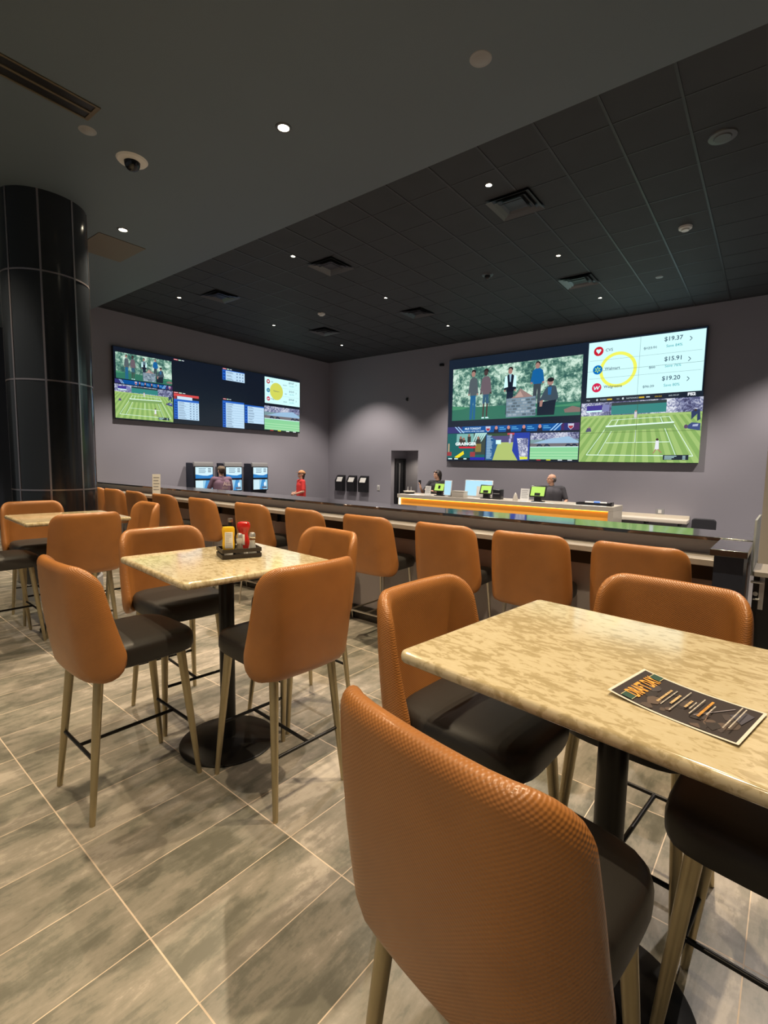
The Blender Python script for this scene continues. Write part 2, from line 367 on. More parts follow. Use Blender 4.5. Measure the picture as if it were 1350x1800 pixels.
rn = {0: 'nearest row', 1: 'middle row', 2: 'farthest row'}
for k, (x, y) in enumerate(HALL):
    if k % 4 == 3: continue
    downlight(x, y, CEIL_Z, 1, 'small recessed downlight in black ceiling, %s, %s of three in view' % (rn[k//4], ['leftmost', 'middle one', 'rightmost'][k % 4]), 'downlights in the black ceiling', .042 if k < 4 else .036)
def vent(x, y, label, s=.28):
    t = thing('ceiling_vent', label, 'vent', (x, y, CEIL_Z), 0, 'square vents in the black ceiling')
    bm = bmesh.new()
    for q, dz in ((s, 0), (s*.76, -.004), (s*.52, -.008)):
        rows = []
        for r_, z_ in ((q, dz-.03), (q*.80, dz-.005)):
            rows.append([(r_, r_, z_), (-r_, r_, z_), (-r_, -r_, z_), (r_, -r_, z_)])
        rings(bm, rows, 4, False, False)
    obj('diffuser_cone', bm, M['slat'], t, False)
    bm = boxes((-s, s, -s, s, -.004, 0)); obj('backing', bm, M['black_plastic'], t, False)
vent(-2.80, 6.2, 'large square louvred vent beyond the brightest light on the black ceiling')
vent(-2.94, 9.32, 'square louvred vent catching blue light above the right video wall')
vent(-6.1, 6.25, 'dark square vent beside the light left of the centre of black ceiling')
vent(-6.35, 9.2, 'dark square vent high above the doorway on the black ceiling')
vent(-8.99, 6.05, 'dark square vent near the leftmost light by the lower ceiling edge')
vent(-9.13, 9.14, 'small far square vent above the room corner')
def puck(x, y, z, r, h, m, name, label, cat, group=None):
    bm = bmesh.new(); lathe(bm, [(0, -h), (r*.55, -h), (r*.62, -h*.6), (r*.95, -h*.5), (r, 0), (0, 0)], 28)
    return tag(obj(name, bm, m), label, cat, group).__setattr__('location', (x, y, z))
puck(-1.167, 8.138, CEIL_Z, .085, .05, M['white_plastic'], 'smoke_detector', 'white round smoke detector on the black ceiling at right', 'smoke detector')
puck(-8.138, 8.05, CEIL_Z, .085, .05, M['white_plastic'], 'smoke_detector', 'white round smoke detector on black ceiling above the left video wall end', 'smoke detector')
puck(-.62, 6.2, CEIL_Z, .13, .02, M['slat'], 'ceiling_speaker', 'dark round ceiling speaker near the right edge of the black ceiling', 'speaker')
puck(-1.77, 9.945, CEIL_Z, .06, .012, M['grey_plastic'], 'sprinkler_cover', 'small pale sprinkler cover on black ceiling above the right video wall', 'sprinkler')
puck(-1.785, 3.29, SOFFIT_Z, .077, .008, M['grey_plastic'], 'sprinkler_cover', 'pale flat round sprinkler cover on the lower ceiling, top centre right', 'sprinkler')
puck(-4.815, 1.96, SOFFIT_Z, .07, .008, M['grey_plastic'], 'sprinkler_cover', 'dim round sprinkler cover on the lower ceiling near the slot vent', 'sprinkler')
def dome(x, y, z, r, label, m):
    t = thing('dome_camera', label, 'security camera', (x, y, z))
    bm = bmesh.new(); lathe(bm, [(0, -.02), (r*.55, -.022), (r*.9, -.016), (r, 0), (0, 0)], 32); obj('housing', bm, m, t)
    bm = bmesh.new(); lathe(bm, [(r*.52, -.02)] + [(r*.5*math.cos(a), -.03-r*.5*math.sin(a)) for a in [PI/2*k/6 for k in range(7)]], 28); obj('dome_cover', bm, M['bezel'], t)
dome(-4.93, 2.39, SOFFIT_Z, .137, 'white rimmed dome security camera on the lower ceiling at left', M['white_plastic'])
dome(-4.139, 8.133, CEIL_Z, .10, 'dark dome security camera on the black ceiling', M['slat'])
t = thing('slot_vent', 'long double slot vent with bronze frame in the lower ceiling', 'vent', (-4.53, .70, SOFFIT_Z), math.radians(1))
obj('vent_frame', boxes((-.12, -.10, -1.2, 1.18, -.008, 0), (.10, .12, -1.2, 1.18, -.008, 0), (-.012, .012, -1.2, 1.18, -.008, 0), (-.12, .12, 1.18, 1.21, -.008, 0)), mat('bronze_frame', (.16, .125, .08), .4, .4), t, False)
obj('slot_cavity', boxes((-.10, .10, -1.2, 1.18, -.002, 0)), M['black_plastic'], t, False)
t = tag(obj('access_panel', boxes((-7.50, -6.76, 2.84, 3.42, SOFFIT_Z-.006, SOFFIT_Z)), mat('brown_panel', (.13, .10, .065), .5)), 'brown square access panel in the lower ceiling beside the pillar', 'access panel')

# ---------------------------------------------------------------- flat picture builder (lit screens, printed sheets)
_tc = {}
def text_shape(s, bold=0):
    if (s, bold) in _tc: return _tc[(s, bold)]
    c = bpy.data.curves.new('lettering', 'FONT'); c.body = s; c.offset = bold; c.resolution_u = 3
    o = bpy.data.objects.new('lettering', c); COL.objects.link(o)
    dg = bpy.context.evaluated_depsgraph_get(); me = o.evaluated_get(dg).to_mesh()
    vs = [(v.co.x, v.co.y) for v in me.vertices]; fs = [tuple(p.vertices) for p in me.polygons]
    o.evaluated_get(dg).to_mesh_clear(); bpy.data.objects.remove(o); bpy.data.curves.remove(c)
    x0 = min(v[0] for v in vs); x1 = max(v[0] for v in vs)
    r = ([(v[0]-x0, v[1]) for v in vs], fs, x1-x0); _tc[(s, bold)] = r; return r
def clip(pts, w, h):
    for ax, lim, sg in ((0, 0, 1), (0, w, -1), (1, 0, 1), (1, h, -1)):
        out = []
        for a, b in zip(pts, pts[1:]+pts[:1]):
            da, db = (a[ax]-lim)*sg, (b[ax]-lim)*sg
            if da >= 0: out.append(a)
            if da*db < 0: t = da/(da-db); out.append((a[0]+(b[0]-a[0])*t, a[1]+(b[1]-a[1])*t))
        pts = out
        if len(pts) < 3: return []
    return pts
class Img:
    wh = None
    def __init__(s): s.v = []; s.f = []; s.c = []; s.m = []; s.z = 0.0; s.dz = .00012
    def poly(s, pts, col, mi=0):
        if s.wh:
            pts = clip(list(pts), *s.wh)
            if not pts: return
        b = len(s.v); s.z += s.dz; s.v += [(x, y, s.z) for x, y in pts]; s.f.append(tuple(range(b, b+len(pts)))); s.c.append(col); s.m.append(mi)
    def rect(s, x0, y0, x1, y1, col, mi=0, nx=1):
        s.z += s.dz
        for k in range(nx):
            a, c = y0+(y1-y0)*k/nx, y0+(y1-y0)*(k+1)/nx; b = len(s.v)
            s.v += [(x0, a, s.z), (x1, a, s.z), (x1, c, s.z), (x0, c, s.z)]; s.f.append((b, b+1, b+2, b+3)); s.c.append(col); s.m.append(mi)
    def ell(s, cx, cy, rx, ry, col, n=20, mi=0): s.poly([(cx+rx*math.cos(2*PI*i/n), cy+ry*math.sin(2*PI*i/n)) for i in range(n)], col, mi)
    def ring(s, cx, cy, r0, r1, col, n=48):
        s.z += s.dz
        for i in range(n):
            a, c = 2*PI*i/n, 2*PI*(i+1)/n; b = len(s.v)
            s.v += [(cx+r*math.cos(t), cy+r*math.sin(t), s.z) for r, t in ((r0, a), (r1, a), (r1, c), (r0, c))]; s.f.append((b, b+1, b+2, b+3)); s.c.append(col); s.m.append(0)
    def line(s, x0, y0, x1, y1, w, col):
        d = Vector((x1-x0, y1-y0)); n = Vector((-d.y, d.x)).normalized()*w/2
        s.poly([(x0-n.x, y0-n.y), (x1-n.x, y1-n.y), (x1+n.x, y1+n.y), (x0+n.x, y0+n.y)], col)
    def text(s, t, x, y, h, col, align='l', bold=0, w=None, strike=False):
        vs, fs, wd = text_shape(t, bold); k = h/.7; kx = k if w is None else w/wd; wd *= kx
        x0 = x - (wd if align == 'r' else wd/2 if align == 'c' else 0); b = len(s.v); s.z += s.dz
        s.v += [(x0+a*kx, y+c*k, s.z) for a, c in vs]
        for f in fs: s.f.append(tuple(b+i for i in f)); s.c.append(col); s.m.append(0)
        if strike: s.line(x0-.01, y+h*.5, x0+wd+.01, y+h*.5, h*.12, col)
    def build(s, name, mats, parent, basis=None, warp=None):
        me = bpy.data.meshes.new(name)
        vs = [warp(*v) if warp else v for v in s.v]
        me.from_pydata(vs, [], s.f); at = me.color_attributes.new('Col', 'FLOAT_COLOR', 'CORNER')
        for p in me.polygons:
            p.material_index = s.m[p.index]
            for li in p.loop_indices: at.data[li].color = (*s.c[p.index], 1)
        o = bpy.data.objects.new(name, me); COL.objects.link(o)
        for k in mats: me.materials.append(k)
        if parent: o.parent = parent
        if basis is not None: o.matrix_local = basis
        return o
def srgb(r, g, b): return tuple(((c/255/12.92) if c/255 <= .04045 else ((c/255+.055)/1.055)**2.4) for c in (r, g, b))
SM = [M['screen'], M['foliage'], M['crowd']]
WHT = srgb(205, 246, 246)
def garden(w, h):
    i = Img(); i.wh = (w, h); i.rect(0, 0, w, h, (0, 0, 0), 1); X = lambda a: a/1215*w; Y = lambda b: (1-b/560)*h      # 1215 x 560 picture units
    P = lambda pts, c: i.poly([(X(a), Y(b)) for a, b in pts], c)
    grass, g2 = srgb(48, 112, 92), srgb(70, 140, 105)
    P([(0, 420), (1215, 430), (1215, 560), (0, 560)], grass); P([(0, 400), (180, 420), (120, 440), (0, 445)], g2); P([(820, 470), (1215, 440), (1215, 470)], g2)
    skin, dk = srgb(165, 125, 115), srgb(90, 70, 65)
    def man(x, top, foot, shirt, pants, head=skin, wd=1.0, shorts=False, arms=True):
        H = foot-top; hr = H*.065
        mid = top+H*.50
        if shorts:
            P([(x-26*wd, mid), (x+30*wd, mid), (x+34*wd, mid+H*.20), (x+5, mid+H*.20), (x, mid+H*.06), (x-8, mid+H*.20), (x-32*wd, mid+H*.20)], pants)
            P([(x-26, mid+H*.2), (x-10, mid+H*.2), (x-16, foot-12), (x-28, foot-12)], head); P([(x+10, mid+H*.2), (x+26, mid+H*.2), (x+20, foot-12), (x+8, foot-12)], head)
            P([(x-34, foot-14), (x-8, foot-14), (x-8, foot), (x-36, foot)], WHT); P([(x+4, foot-14), (x+30, foot-14), (x+40, foot), (x+4, foot)], WHT)
        else:
            P([(x-30*wd, mid), (x+32*wd, mid), (x+30*wd, foot), (x+6, foot), (x+2, mid+H*.12), (x-8, foot), (x-36*wd, foot)], pants)
        P([(x-18*wd, top+H*.15), (x+18*wd, top+H*.15), (x+42*wd, top+H*.20), (x+36*wd, mid+8), (x-34*wd, mid+8), (x-42*wd, top+H*.20)], shirt)
        if arms:
            P([(x-42*wd, top+H*.19), (x-28*wd, top+H*.22), (x-38*wd, mid-6), (x-58*wd, mid-16)], shirt); P([(x+42*wd, top+H*.19), (x+28*wd, top+H*.22), (x+38*wd, mid-6), (x+58*wd, mid-16)], shirt)
            i.ell(X(x-50*wd), Y(mid-4), X(9), X(9), head); i.ell(X(x+50*wd), Y(mid-4), X(9), X(9), head)
        i.ell(X(x), Y(top+H*.04), X(23), X(21), srgb(40, 33, 36)); i.ell(X(x-3), Y(top+H*.085), X(20), X(25), head)
    man(222, 28, 556, srgb(82, 92, 98), srgb(30, 95, 140), wd=.9)
    man(352, 30, 548, srgb(105, 92, 100), srgb(50, 88, 115), srgb(70, 55, 55), shorts=True)
    man(590, 42, 520, srgb(22, 28, 45), srgb(28, 40, 58))
    P([(540, 130), (560, 125), (570, 240), (530, 250)], WHT); P([(625, 125), (645, 130), (650, 245), (615, 240)], WHT); P([(580, 112), (600, 112), (596, 190), (586, 190)], srgb(150, 190, 210))
    man(840, 22, 430, srgb(20, 95, 155), srgb(60, 70, 78), skin, wd=1.05)
    P([(560, 360), (830, 350), (835, 545), (562, 550)], srgb(120, 142, 158))
    for r in range(6):
        for c in range(6):
            x0 = 565+c*45+(r % 2)*15; y0 = 372+r*29; g = random.randint(95, 185)
            P([(x0, y0), (x0+36, y0), (x0+36, y0+19), (x0, y0+19)], srgb(g-15, g, g+10))
    P([(600, 360), (650, 330), (690, 265), (735, 300), (810, 355)], srgb(150, 125, 120)); P([(640, 350), (690, 290), (720, 350)], srgb(185, 155, 145))
    i.ell(X(955), Y(225), X(26), X(32), skin); i.ell(X(958), Y(205), X(30), X(18), srgb(35, 30, 35))
    P([(915, 290), (950, 255), (1005, 270), (1030, 380), (1010, 420), (900, 400), (855, 420)], srgb(62, 78, 90)); P([(935, 275), (970, 275), (965, 350), (940, 350)], srgb(40, 100, 150))
    P([(850, 420), (1010, 400), (1000, 545), (850, 545)], srgb(28, 38, 52)); P([(870, 405), (900, 395), (890, 460), (870, 460)], skin)
    P([(1080, 500), (1150, 470), (1215, 490), (1215, 530), (1090, 530)], srgb(130, 110, 105))
    return i
def tennis(w, h, rows=True):
    i = Img(); i.wh = (w, h); X = lambda a: a/1100*w; Y = lambda b: (1-b/590)*h
    P = lambda pts, c, m=0: i.poly([(X(a), Y(b)) for a, b in pts], c, m)
    P([(0, 0), (1100, 0), (1100, 160), (0, 160)], (0, 0, 0), 2)
    P([(0, 130), (1100, 130), (1100, 590), (0, 590)], srgb(158, 190, 112))
    for k in range(-8, 20):      # mown stripes running towards the far end
        a = 40+k*58; f = 560+(a-560)*1.9
        P([(a, 150), (a+29, 150), (560+(a+29-560)*1.9, 590), (f, 590)], srgb(132, 170, 92))
    P([(0, 590), (0, 130), (1100, 130), (1100, 590)], srgb(125, 170, 88)) if False else None
    P([(300, 20), (800, 15), (800, 120), (300, 125)], srgb(50, 130, 125)); P([(300, 12), (800, 8), (800, 35), (300, 40)], srgb(45, 60, 62))
    P([(55, 30), (210, 28), (210, 75), (55, 78)], srgb(60, 50, 140)); P([(215, 25), (280, 25), (280, 90), (215, 92)], srgb(120, 125, 175)); P([(55, 78), (210, 76), (210, 92), (55, 94)], WHT)
    wl = srgb(225, 250, 240)
    def L(a, b, c, d, t=5): i.line(X(a), Y(b), X(c), Y(d), t/1100*w, wl)
    L(75, 520, 1050, 528, 7); L(75, 520, 310, 178); L(1050, 528, 830, 165); L(190, 518, 372, 176); L(905, 522, 755, 168); L(310, 178, 832, 165, 4); L(262, 400, 845, 398); L(545, 230, 540, 395)
    P([(255, 232), (875, 212), (875, 224), (255, 246)], wl); P([(255, 246), (875, 224), (875, 270), (240, 290)], srgb(122, 158, 92))
    P([(1010, 130), (1040, 110), (1080, 112), (1088, 200), (1062, 215), (1060, 150), (1015, 200)], srgb(45, 60, 95)); P([(985, 255), (1020, 225), (1092, 235), (1092, 300), (990, 280)], srgb(60, 75, 125)); P([(1030, 245), (1075, 240), (1070, 262), (1028, 262)], srgb(170, 180, 210)); i.ell(X(1045), Y(118), X(12), X(12), srgb(60, 50, 50)); i.ell(X(975), Y(262), X(16), X(20), srgb(90, 70, 100))
    P([(520, 105), (545, 105), (548, 165), (518, 165)], srgb(205, 200, 205)); i.ell(X(532), Y(100), X(9), X(9), srgb(150, 120, 110))
    P([(728, 385), (755, 385), (760, 470), (722, 470)], srgb(225, 228, 235)); i.ell(X(740), Y(375), X(12), X(12), srgb(60, 45, 45)); i.line(X(735), Y(465), X(710), Y(505), X(9), srgb(170, 125, 100)); i.line(X(750), Y(465), X(785), Y(500), X(9), srgb(170, 125, 100))
    P([(70, 250), (105, 250), (115, 285), (55, 290)], srgb(80, 80, 110)); i.ell(X(90), Y(245), X(9), X(9), srgb(150, 120, 110))
    P([(800, 520), (1015, 518), (1015, 565), (800, 565)], srgb(22, 35, 50)); i.text('S', X(820), Y(541), .001, wl) if False else None
    for k in range(3): i.line(X(812), Y(530+k*13), X(915-20*k), Y(530+k*13), X(5), WHT); i.line(X(965), Y(530+k*13), X(990), Y(530+k*13), X(5), WHT)
    i.line(X(-5)+X(5), Y(300), X(1100), Y(297), .006, srgb(60, 80, 45)) if rows else None
    if rows: i.line(X(545), Y(0), X(545), Y(590), .006, srgb(60, 80, 45))
    return i
def prices(w, h, big=True):
    i = Img(); i.rect(0, 0, w, h, WHT); X = lambda a: a/1100*w; Y = lambda b: (1-b/570)*h
    if big: i.ring(X(312), Y(300), X(155), X(188), srgb(235, 238, 95))
    ink, pale, teal = srgb(45, 75, 100), srgb(95, 125, 140), srgb(85, 175, 185)
    for k, (nm, pr_, old, sv, yy) in enumerate((('CVS', '$19.37', '$123.91', 'Save 84%', 95), ('Walmart', '$15.91', '$66', 'Save 76%', 285), ('Walgreens', '$19.20', '$96.39', 'Save 80%', 470))):
        c = (srgb(195, 25, 45), srgb(0, 110, 190), srgb(205, 30, 75))[k]
        i.ell(X(105), Y(yy), X(50), X(50), c, 40)
        if k == 0:
            i.ell(X(92), Y(yy-8), X(14), X(14), WHT); i.ell(X(118), Y(yy-8), X(14), X(14), WHT); i.poly([(X(79), Y(yy-3)), (X(131), Y(yy-3)), (X(105), Y(yy+28))][::-1], WHT)
        elif k == 1:
            for q in range(6):
                a = PI/2+q*PI/3; i.line(X(105)+X(10)*math.cos(a), Y(yy)+X(10)*math.sin(a), X(105)+X(32)*math.cos(a), Y(yy)+X(32)*math.sin(a), X(9), srgb(190, 235, 90))
        else:
            i.line(X(78), Y(yy-15), X(86), Y(yy+20), X(9), WHT); i.line(X(86), Y(yy+20), X(108), Y(yy-15), X(9), WHT); i.line(X(108), Y(yy-15), X(114), Y(yy+18), X(9), WHT); i.line(X(114), Y(yy+18), X(136), Y(yy-18), X(9), WHT)
        i.text(nm, X(178), Y(yy+10), X(30), ink, bold=.008)
        i.text(pr_, X(905), Y(yy-22), X(42), ink, 'r', .012); i.text(sv, X(905), Y(yy+38), X(27), teal, 'r', .008); i.text(old, X(672), Y(yy+38), X(27), pale, 'r', .004, strike=True)
        i.line(X(965), Y(yy-60+20), X(985), Y(yy-40+20), X(6), ink); i.line(X(985), Y(yy-20), X(965), Y(yy), X(6), ink)
        if k: i.line(X(20), Y(yy-95), X(1080), Y(yy-95), X(2), pale)
    if big:
        i.line(X(520), Y(0), X(520), Y(570), .005, srgb(90, 130, 140)); i.line(X(0), Y(300), X(1100), Y(300), .005, srgb(60, 95, 105))
    else: i.ell(X(350), Y(290), X(200), Y(0)-Y(190), srgb(205, 210, 90), 40); i.text('Walmart', X(250), Y(300), X(36), ink)
    return i
def race(w, h):
    i = Img(); i.rect(0, 0, w, h, srgb(135, 205, 150)); i.rect(0, h*.74, w, h, (0, 0, 0), 2)
    i.rect(0, h*.60, w, h*.76, srgb(120, 150, 155)); i.rect(0, h*.50, w, h*.62, srgb(110, 105, 110)); i.rect(0, h*.48, w, h*.505, WHT)
    i.poly([(w*.05, h*.62), (w*.4, h*.78), (w*.8, h*.86), (w, h*.68), (w, h*.62)], srgb(150, 185, 215))
    for x in (.20, .36, .80, .92):
        i.poly([(w*(x-.06), h*.53), (w*(x+.07), h*.53), (w*(x+.02), h*.60), (w*(x-.03), h*.60)], srgb(35, 45, 70)); i.ell(w*(x-.045), h*.53, w*.014, w*.014, (0.01, .01, .01), 12); i.ell(w*(x+.05), h*.53, w*.014, w*.014, (.01, .01, .01), 12)
    for k in range(3): i.rect(0, h*(.28-.1*k), w, h*(.31-.1*k), srgb(165, 220, 170))
    i.rect(0, 0, w, h*.045, srgb(15, 25, 30))
    for x, c in ((.15, (200, 40, 50)), (.36, (220, 220, 30)), (.6, (230, 240, 240)), (.8, (230, 240, 240))): i.rect(w*x, h*.008, w*(x+.09), h*.038, srgb(*c))
    return i
def golf(w, h):
    i = Img(); i.rect(0, 0, w, h, srgb(172, 190, 110)); i.rect(0, h*.66, w, h, srgb(80, 75, 120)); i.rect(0, h*.9, w, h, srgb(50, 75, 55)); i.rect(w*.5, h*.93, w*.8, h, srgb(190, 70, 80))
    i.poly([(0, 0), (w*.17, 0), (w*.3, h*.7), (0, h)], srgb(40, 90, 140)); i.poly([(w*.66, h), (w, h), (w, 0), (w*.75, 0), (w*.62, h*.35)], srgb(35, 60, 160))
    i.poly([(w*.72, h*.8), (w*.97, h*.8), (w*.97, h*.05), (w*.8, h*.02)], (0, 0, 0), 2)
    for k in range(26): i.rect(w*.02, h*(.06+.034*k), w*(.10+.08*random.random()), h*(.075+.034*k), srgb(170, 210, 230))
    i.rect(w*.24, h*.6, w*.36, h*.75, WHT)
    for x, y in ((.54, .62), (.56, .8)): i.rect(w*x, h*y, w*(x+.05), h*(y+.17), srgb(170, 170, 205))
    i.rect(w*.8, h*.04, w*.97, h*.13, srgb(215, 225, 60)); return i
def warehouse(w, h):
    i = Img(); i.rect(0, 0, w, h, srgb(25, 95, 95)); i.rect(w*.25, h*.55, w*.7, h*.98, srgb(120, 175, 170)); i.rect(w*.7, h*.2, w, h, srgb(55, 70, 65))
    for k in range(5): i.poly([(w*(.68+.05*k), h*.68), (w*(.70+.05*k), h*.68), (w*(.80+.06*k), h), (w*(.74+.06*k), h)], srgb(170, 215, 210))
    for x, t in ((.36, .8), (.44, .75), (.58, .88), (.82, .78)):
        i.rect(w*(x-.04), h*.45, w*(x+.05), h*t, srgb(60, 55, 50)); i.ell(w*x, h*(t+.04), w*.03, w*.035, srgb(150, 110, 95), 12)
    i.rect(w*.75, h*.3, w*.9, h*.6, srgb(135, 120, 60)); i.rect(w*.62, h*.12, w*.75, h*.3, srgb(150, 60, 65)); i.rect(0, h*.15, w*.12, h*.3, srgb(150, 55, 60)); i.rect(w*.02, h*.3, w*.06, h*.62, srgb(175, 150, 120))
    i.poly([(w*.2, h*.1), (w*.44, h*.34), (w*.46, h*.22), (w*.3, h*.06)], srgb(235, 215, 35))
    i.text('GRAINGER', w*.50, h*.55, h*.11, srgb(235, 245, 245), 'c', .04, w=w*.56); i.poly([(w*.3, h*.5), (w*.78, h*.5), (w*.74, h*.44), (w*.34, h*.44)], srgb(215, 35, 60))
    i.rect(0, 0, w*.62, h*.08, srgb(12, 30, 35)); i.rect(w*.62, 0, w, h*.1, srgb(40, 40, 165)); i.rect(w*.03, h*.02, w*.14, h*.06, WHT); i.rect(w*.2, h*.02, w*.3, h*.06, WHT); i.rect(w*.45, h*.02, w*.53, h*.06, WHT)
    return i
def strip(w, h, full=True):
    i = Img(); i.wh = (w, h); i.rect(0, 0, w, h, srgb(8, 80, 150)); i.rect(0, 0, w*.13, h, srgb(50, 50, 110)); i.rect(w*.88, 0, w, h, srgb(70, 40, 90)); i.rect(w*.9, 0, w*.95, h, srgb(40, 45, 110))
    for x in (.075, .10, .815, .84):
        s = -1 if x < .5 else 1; i.poly([(w*(x-.012), 0 if s > 0 else h), (w*x, 0 if s > 0 else h), (w*(x+.05), h if s > 0 else 0), (w*(x+.038), h if s > 0 else 0)], srgb(150, 195, 235))
    if full:
        i.text('MLB TONIGHT', w*.22, h*.50, h*.32, srgb(200, 225, 240), 'c', .03, w=w*.135); i.text('LATE SHOTS / AFTER THE GAMES', w*.22, h*.14, h*.17, srgb(200, 225, 240), 'c', .02, w=w*.19)
    for x, c in ((.41, (190, 70, 75)), (.505, (70, 80, 130)), (.62, (70, 80, 130)), (.735, (150, 60, 60))):
        i.poly([(w*(x-.02), 0), (w*(x+.02), 0), (w*(x+.014), h*.5), (w*(x-.014), h*.5)], srgb(30, 35, 60)); i.ell(w*x, h*.66, w*.011, h*.28, srgb(200, 135, 125), 16)
        if x > .5 or 1: i.rect(w*(x+.024), h*.62, w*(x+.06), h*.74, srgb(90, 170, 220)); i.rect(w*(x+.024), h*.36, w*(x+.075), h*.48, srgb(90, 170, 220))
    for x in (.345, .945):
        i.poly([(w*(x-.02), h*.9), (w*(x+.02), h*.9), (w*(x+.018), h*.4), (w*x, h*.05), (w*(x-.018), h*.4)][::-1], srgb(190, 195, 215)); i.poly([(w*(x-.015), h*.6), (w*(x+.015), h*.6), (w*(x+.014), h*.4), (w*x, h*.15), (w*(x-.014), h*.4)][::-1], srgb(170, 50, 65))
    return i
def oddsboard(w, h, rows, head=False, cols=3):
    i = Img(); i.rect(0, 0, w, h, srgb(35, 95, 190)); top = h
    if head:
        i.rect(0, h*.80, w, h, srgb(25, 25, 35)); i.rect(0, h*.90, w, h, srgb(205, 70, 70)); i.rect(w*.13, h*.79, w*.73, h*.91, srgb(200, 220, 235)); i.rect(0, h*.79, w*.1, h*.9, srgb(150, 50, 55)); top = h*.76
    i.rect(w*.15, 0, w, top*.93, srgb(188, 218, 240)); rh = top*.93/rows
    for r in range(rows):
        y = rh*r; i.line(w*.15, y, w, y, h*.006, srgb(95, 130, 175)); i.rect(w*.03, y+rh*.25, w*.12, y+rh*.75, srgb(20, 60, 140))
        for q in (.6, .28): i.rect(w*.18, y+rh*q, w*(.38+.12*random.random()), y+rh*(q+.12), srgb(70, 90, 120))
        for k in range(cols): i.rect(w*(.62+.13*k), y+rh*.3, w*(.68+.13*k), y+rh*.7, srgb(110, 135, 165))
    return i
def tabs(w, h):
    i = Img(); i.rect(0, 0, w*.28, h, srgb(190, 60, 65)); i.rect(w*.02, h*.3, w*.26, h*.7, srgb(235, 200, 200)); i.rect(w*.32, h*.1, w*.5, h*.9, srgb(185, 215, 190)); i.rect(w*.55, h*.25, w*.72, h*.75, srgb(210, 220, 225)); return i
def ticker(w, h):
    i = Img(); i.rect(0, 0, w, h, srgb(24, 34, 48)); wl = srgb(200, 215, 220); ye = srgb(215, 180, 40)
    i.text('MLB', w*.04, h*.35, h*.25, wl); i.text('TIGERS', w*.16, h*.35, h*.28, wl, w=w*.06); i.rect(w*.225, h*.35, w*.27, h*.62, ye); i.text('MLB', w*.31, h*.38, h*.2, wl)
    i.ell(w*.135, h*.5, h*.18, h*.22, wl, 12); i.ell(w*.365, h*.5, h*.18, h*.22, wl, 12)
    i.text('NATIONALS', w*.395, h*.35, h*.28, wl, w=w*.10); i.rect(w*.50, h*.35, w*.545, h*.62, ye); i.rect(w*.56, h*.4, w*.59, h*.6, wl); i.text('O/U 8.5', w*.63, h*.36, h*.26, ye, w=w*.055)
    i.text('8:05 PM ET', w*.74, h*.38, h*.24, wl, w=w*.08); i.text('FS2', w*.885, h*.3, h*.5, srgb(235, 240, 245), bold=.05, w=w*.06); return i

# right-hand video wall: 5 x 4 displays
vw = thing('video_wall', 'large video wall above the betting desk on the right', 'video wall', (-7.17, 12.0, 1.70))
VW, VH = 5.98, 2.75
pw, ph = VW/5, VH/4
for c in range(5):
    for r in range(4):
        obj('display_panel', boxes((c*pw+.002, (c+1)*pw-.002, .012, .088, r*ph+.002, (r+1)*ph-.002)), M['bezel'], vw, False)
BR = Matrix(((1, 0, 0, 0), (0, 0, -1, 0), (0, 1, 0, 0), (0, 0, 0, 1)))
def put(img, name, x0, z0, parent, basis, lab=None, mats=SM):
    m = Matrix.Translation(basis @ Vector((x0, z0, 0 if name == 'dark_backdrop' else .0006))) @ basis; o = img.build(name, mats, parent, m)
    if lab: o['label'] = lab
    return o
def R_(x0, z0, x1, z1): return x0+7.17, z0-1.70, x1-x0, z1-z0
_b = Img(); _b.rect(.01, .01, VW-.01, VH-.01, srgb(22, 34, 50)); put(_b, 'dark_backdrop', 0, 0, vw, BR)
def putR(fn, name, x0, z0, x1, z1, lab): a, b, w_, h_ = R_(x0, z0, x1, z1); put(fn(w_, h_), name, a, b, vw, BR, lab)
putR(garden, 'screen_picture', -7.03, 2.80, -3.60, 4.18, 'film picture of five men around a stone fire pit')
putR(strip, 'screen_picture', -7.16, 2.46, -3.60, 2.63, 'blue MLB TONIGHT banner')
putR(warehouse, 'screen_picture', -7.15, 1.735, -6.00, 2.45, 'GRAINGER advert picture')
putR(golf, 'screen_picture', -5.98, 1.735, -4.79, 2.43, 'golf fairway with crowd picture')
putR(race, 'screen_picture', -4.77, 1.735, -3.60, 2.41, 'horse race picture')
putR(prices, 'screen_picture', -3.48, 3.18, -1.22, 4.41, 'white price comparison picture with yellow ring')
putR(ticker, 'screen_picture', -3.56, 3.065, -1.19, 3.175, 'dark score ticker with FS2')
putR(tennis, 'screen_picture', -3.575, 1.715, -1.18, 3.06, 'grass tennis court picture')

# left-hand video wall: 4 x 2 displays
vl = thing('video_wall', 'wide video wall on the left side wall above the kiosks', 'video wall', (-11.76, 5.14, 2.50))
LW, LH = 5.57, 1.62
for c in range(4):
    for r in range(2):
        obj('display_panel', boxes((-.088, -.012, c*LW/4+.002, (c+1)*LW/4-.002, r*LH/2+.002, (r+1)*LH/2-.002)), M['bezel'], vl, False)
BL = Matrix(((0, 0, 1, 0), (1, 0, 0, 0), (0, 1, 0, 0), (0, 0, 0, 1)))
_b = Img(); _b.rect(.01, .01, LW-.01, LH-.01, srgb(14, 22, 36)); put(_b, 'dark_backdrop', 0, 0, vl, BL)
def putL(img_fn, y0, z0, y1, z1, lab, **k): put(img_fn(y1-y0, z1-z0, **k), 'screen_picture', y0-5.14, z0-2.50, vl, BL, lab)
putL(garden, 5.19, 3.42, 6.51, 4.0, 'film picture of men around a fire pit')
putL(strip, 5.16, 3.31, 6.52, 3.40, 'blue sports banner', full=False)
putL(tennis, 5.15, 2.53, 6.52, 3.29, 'grass tennis court picture', rows=False)
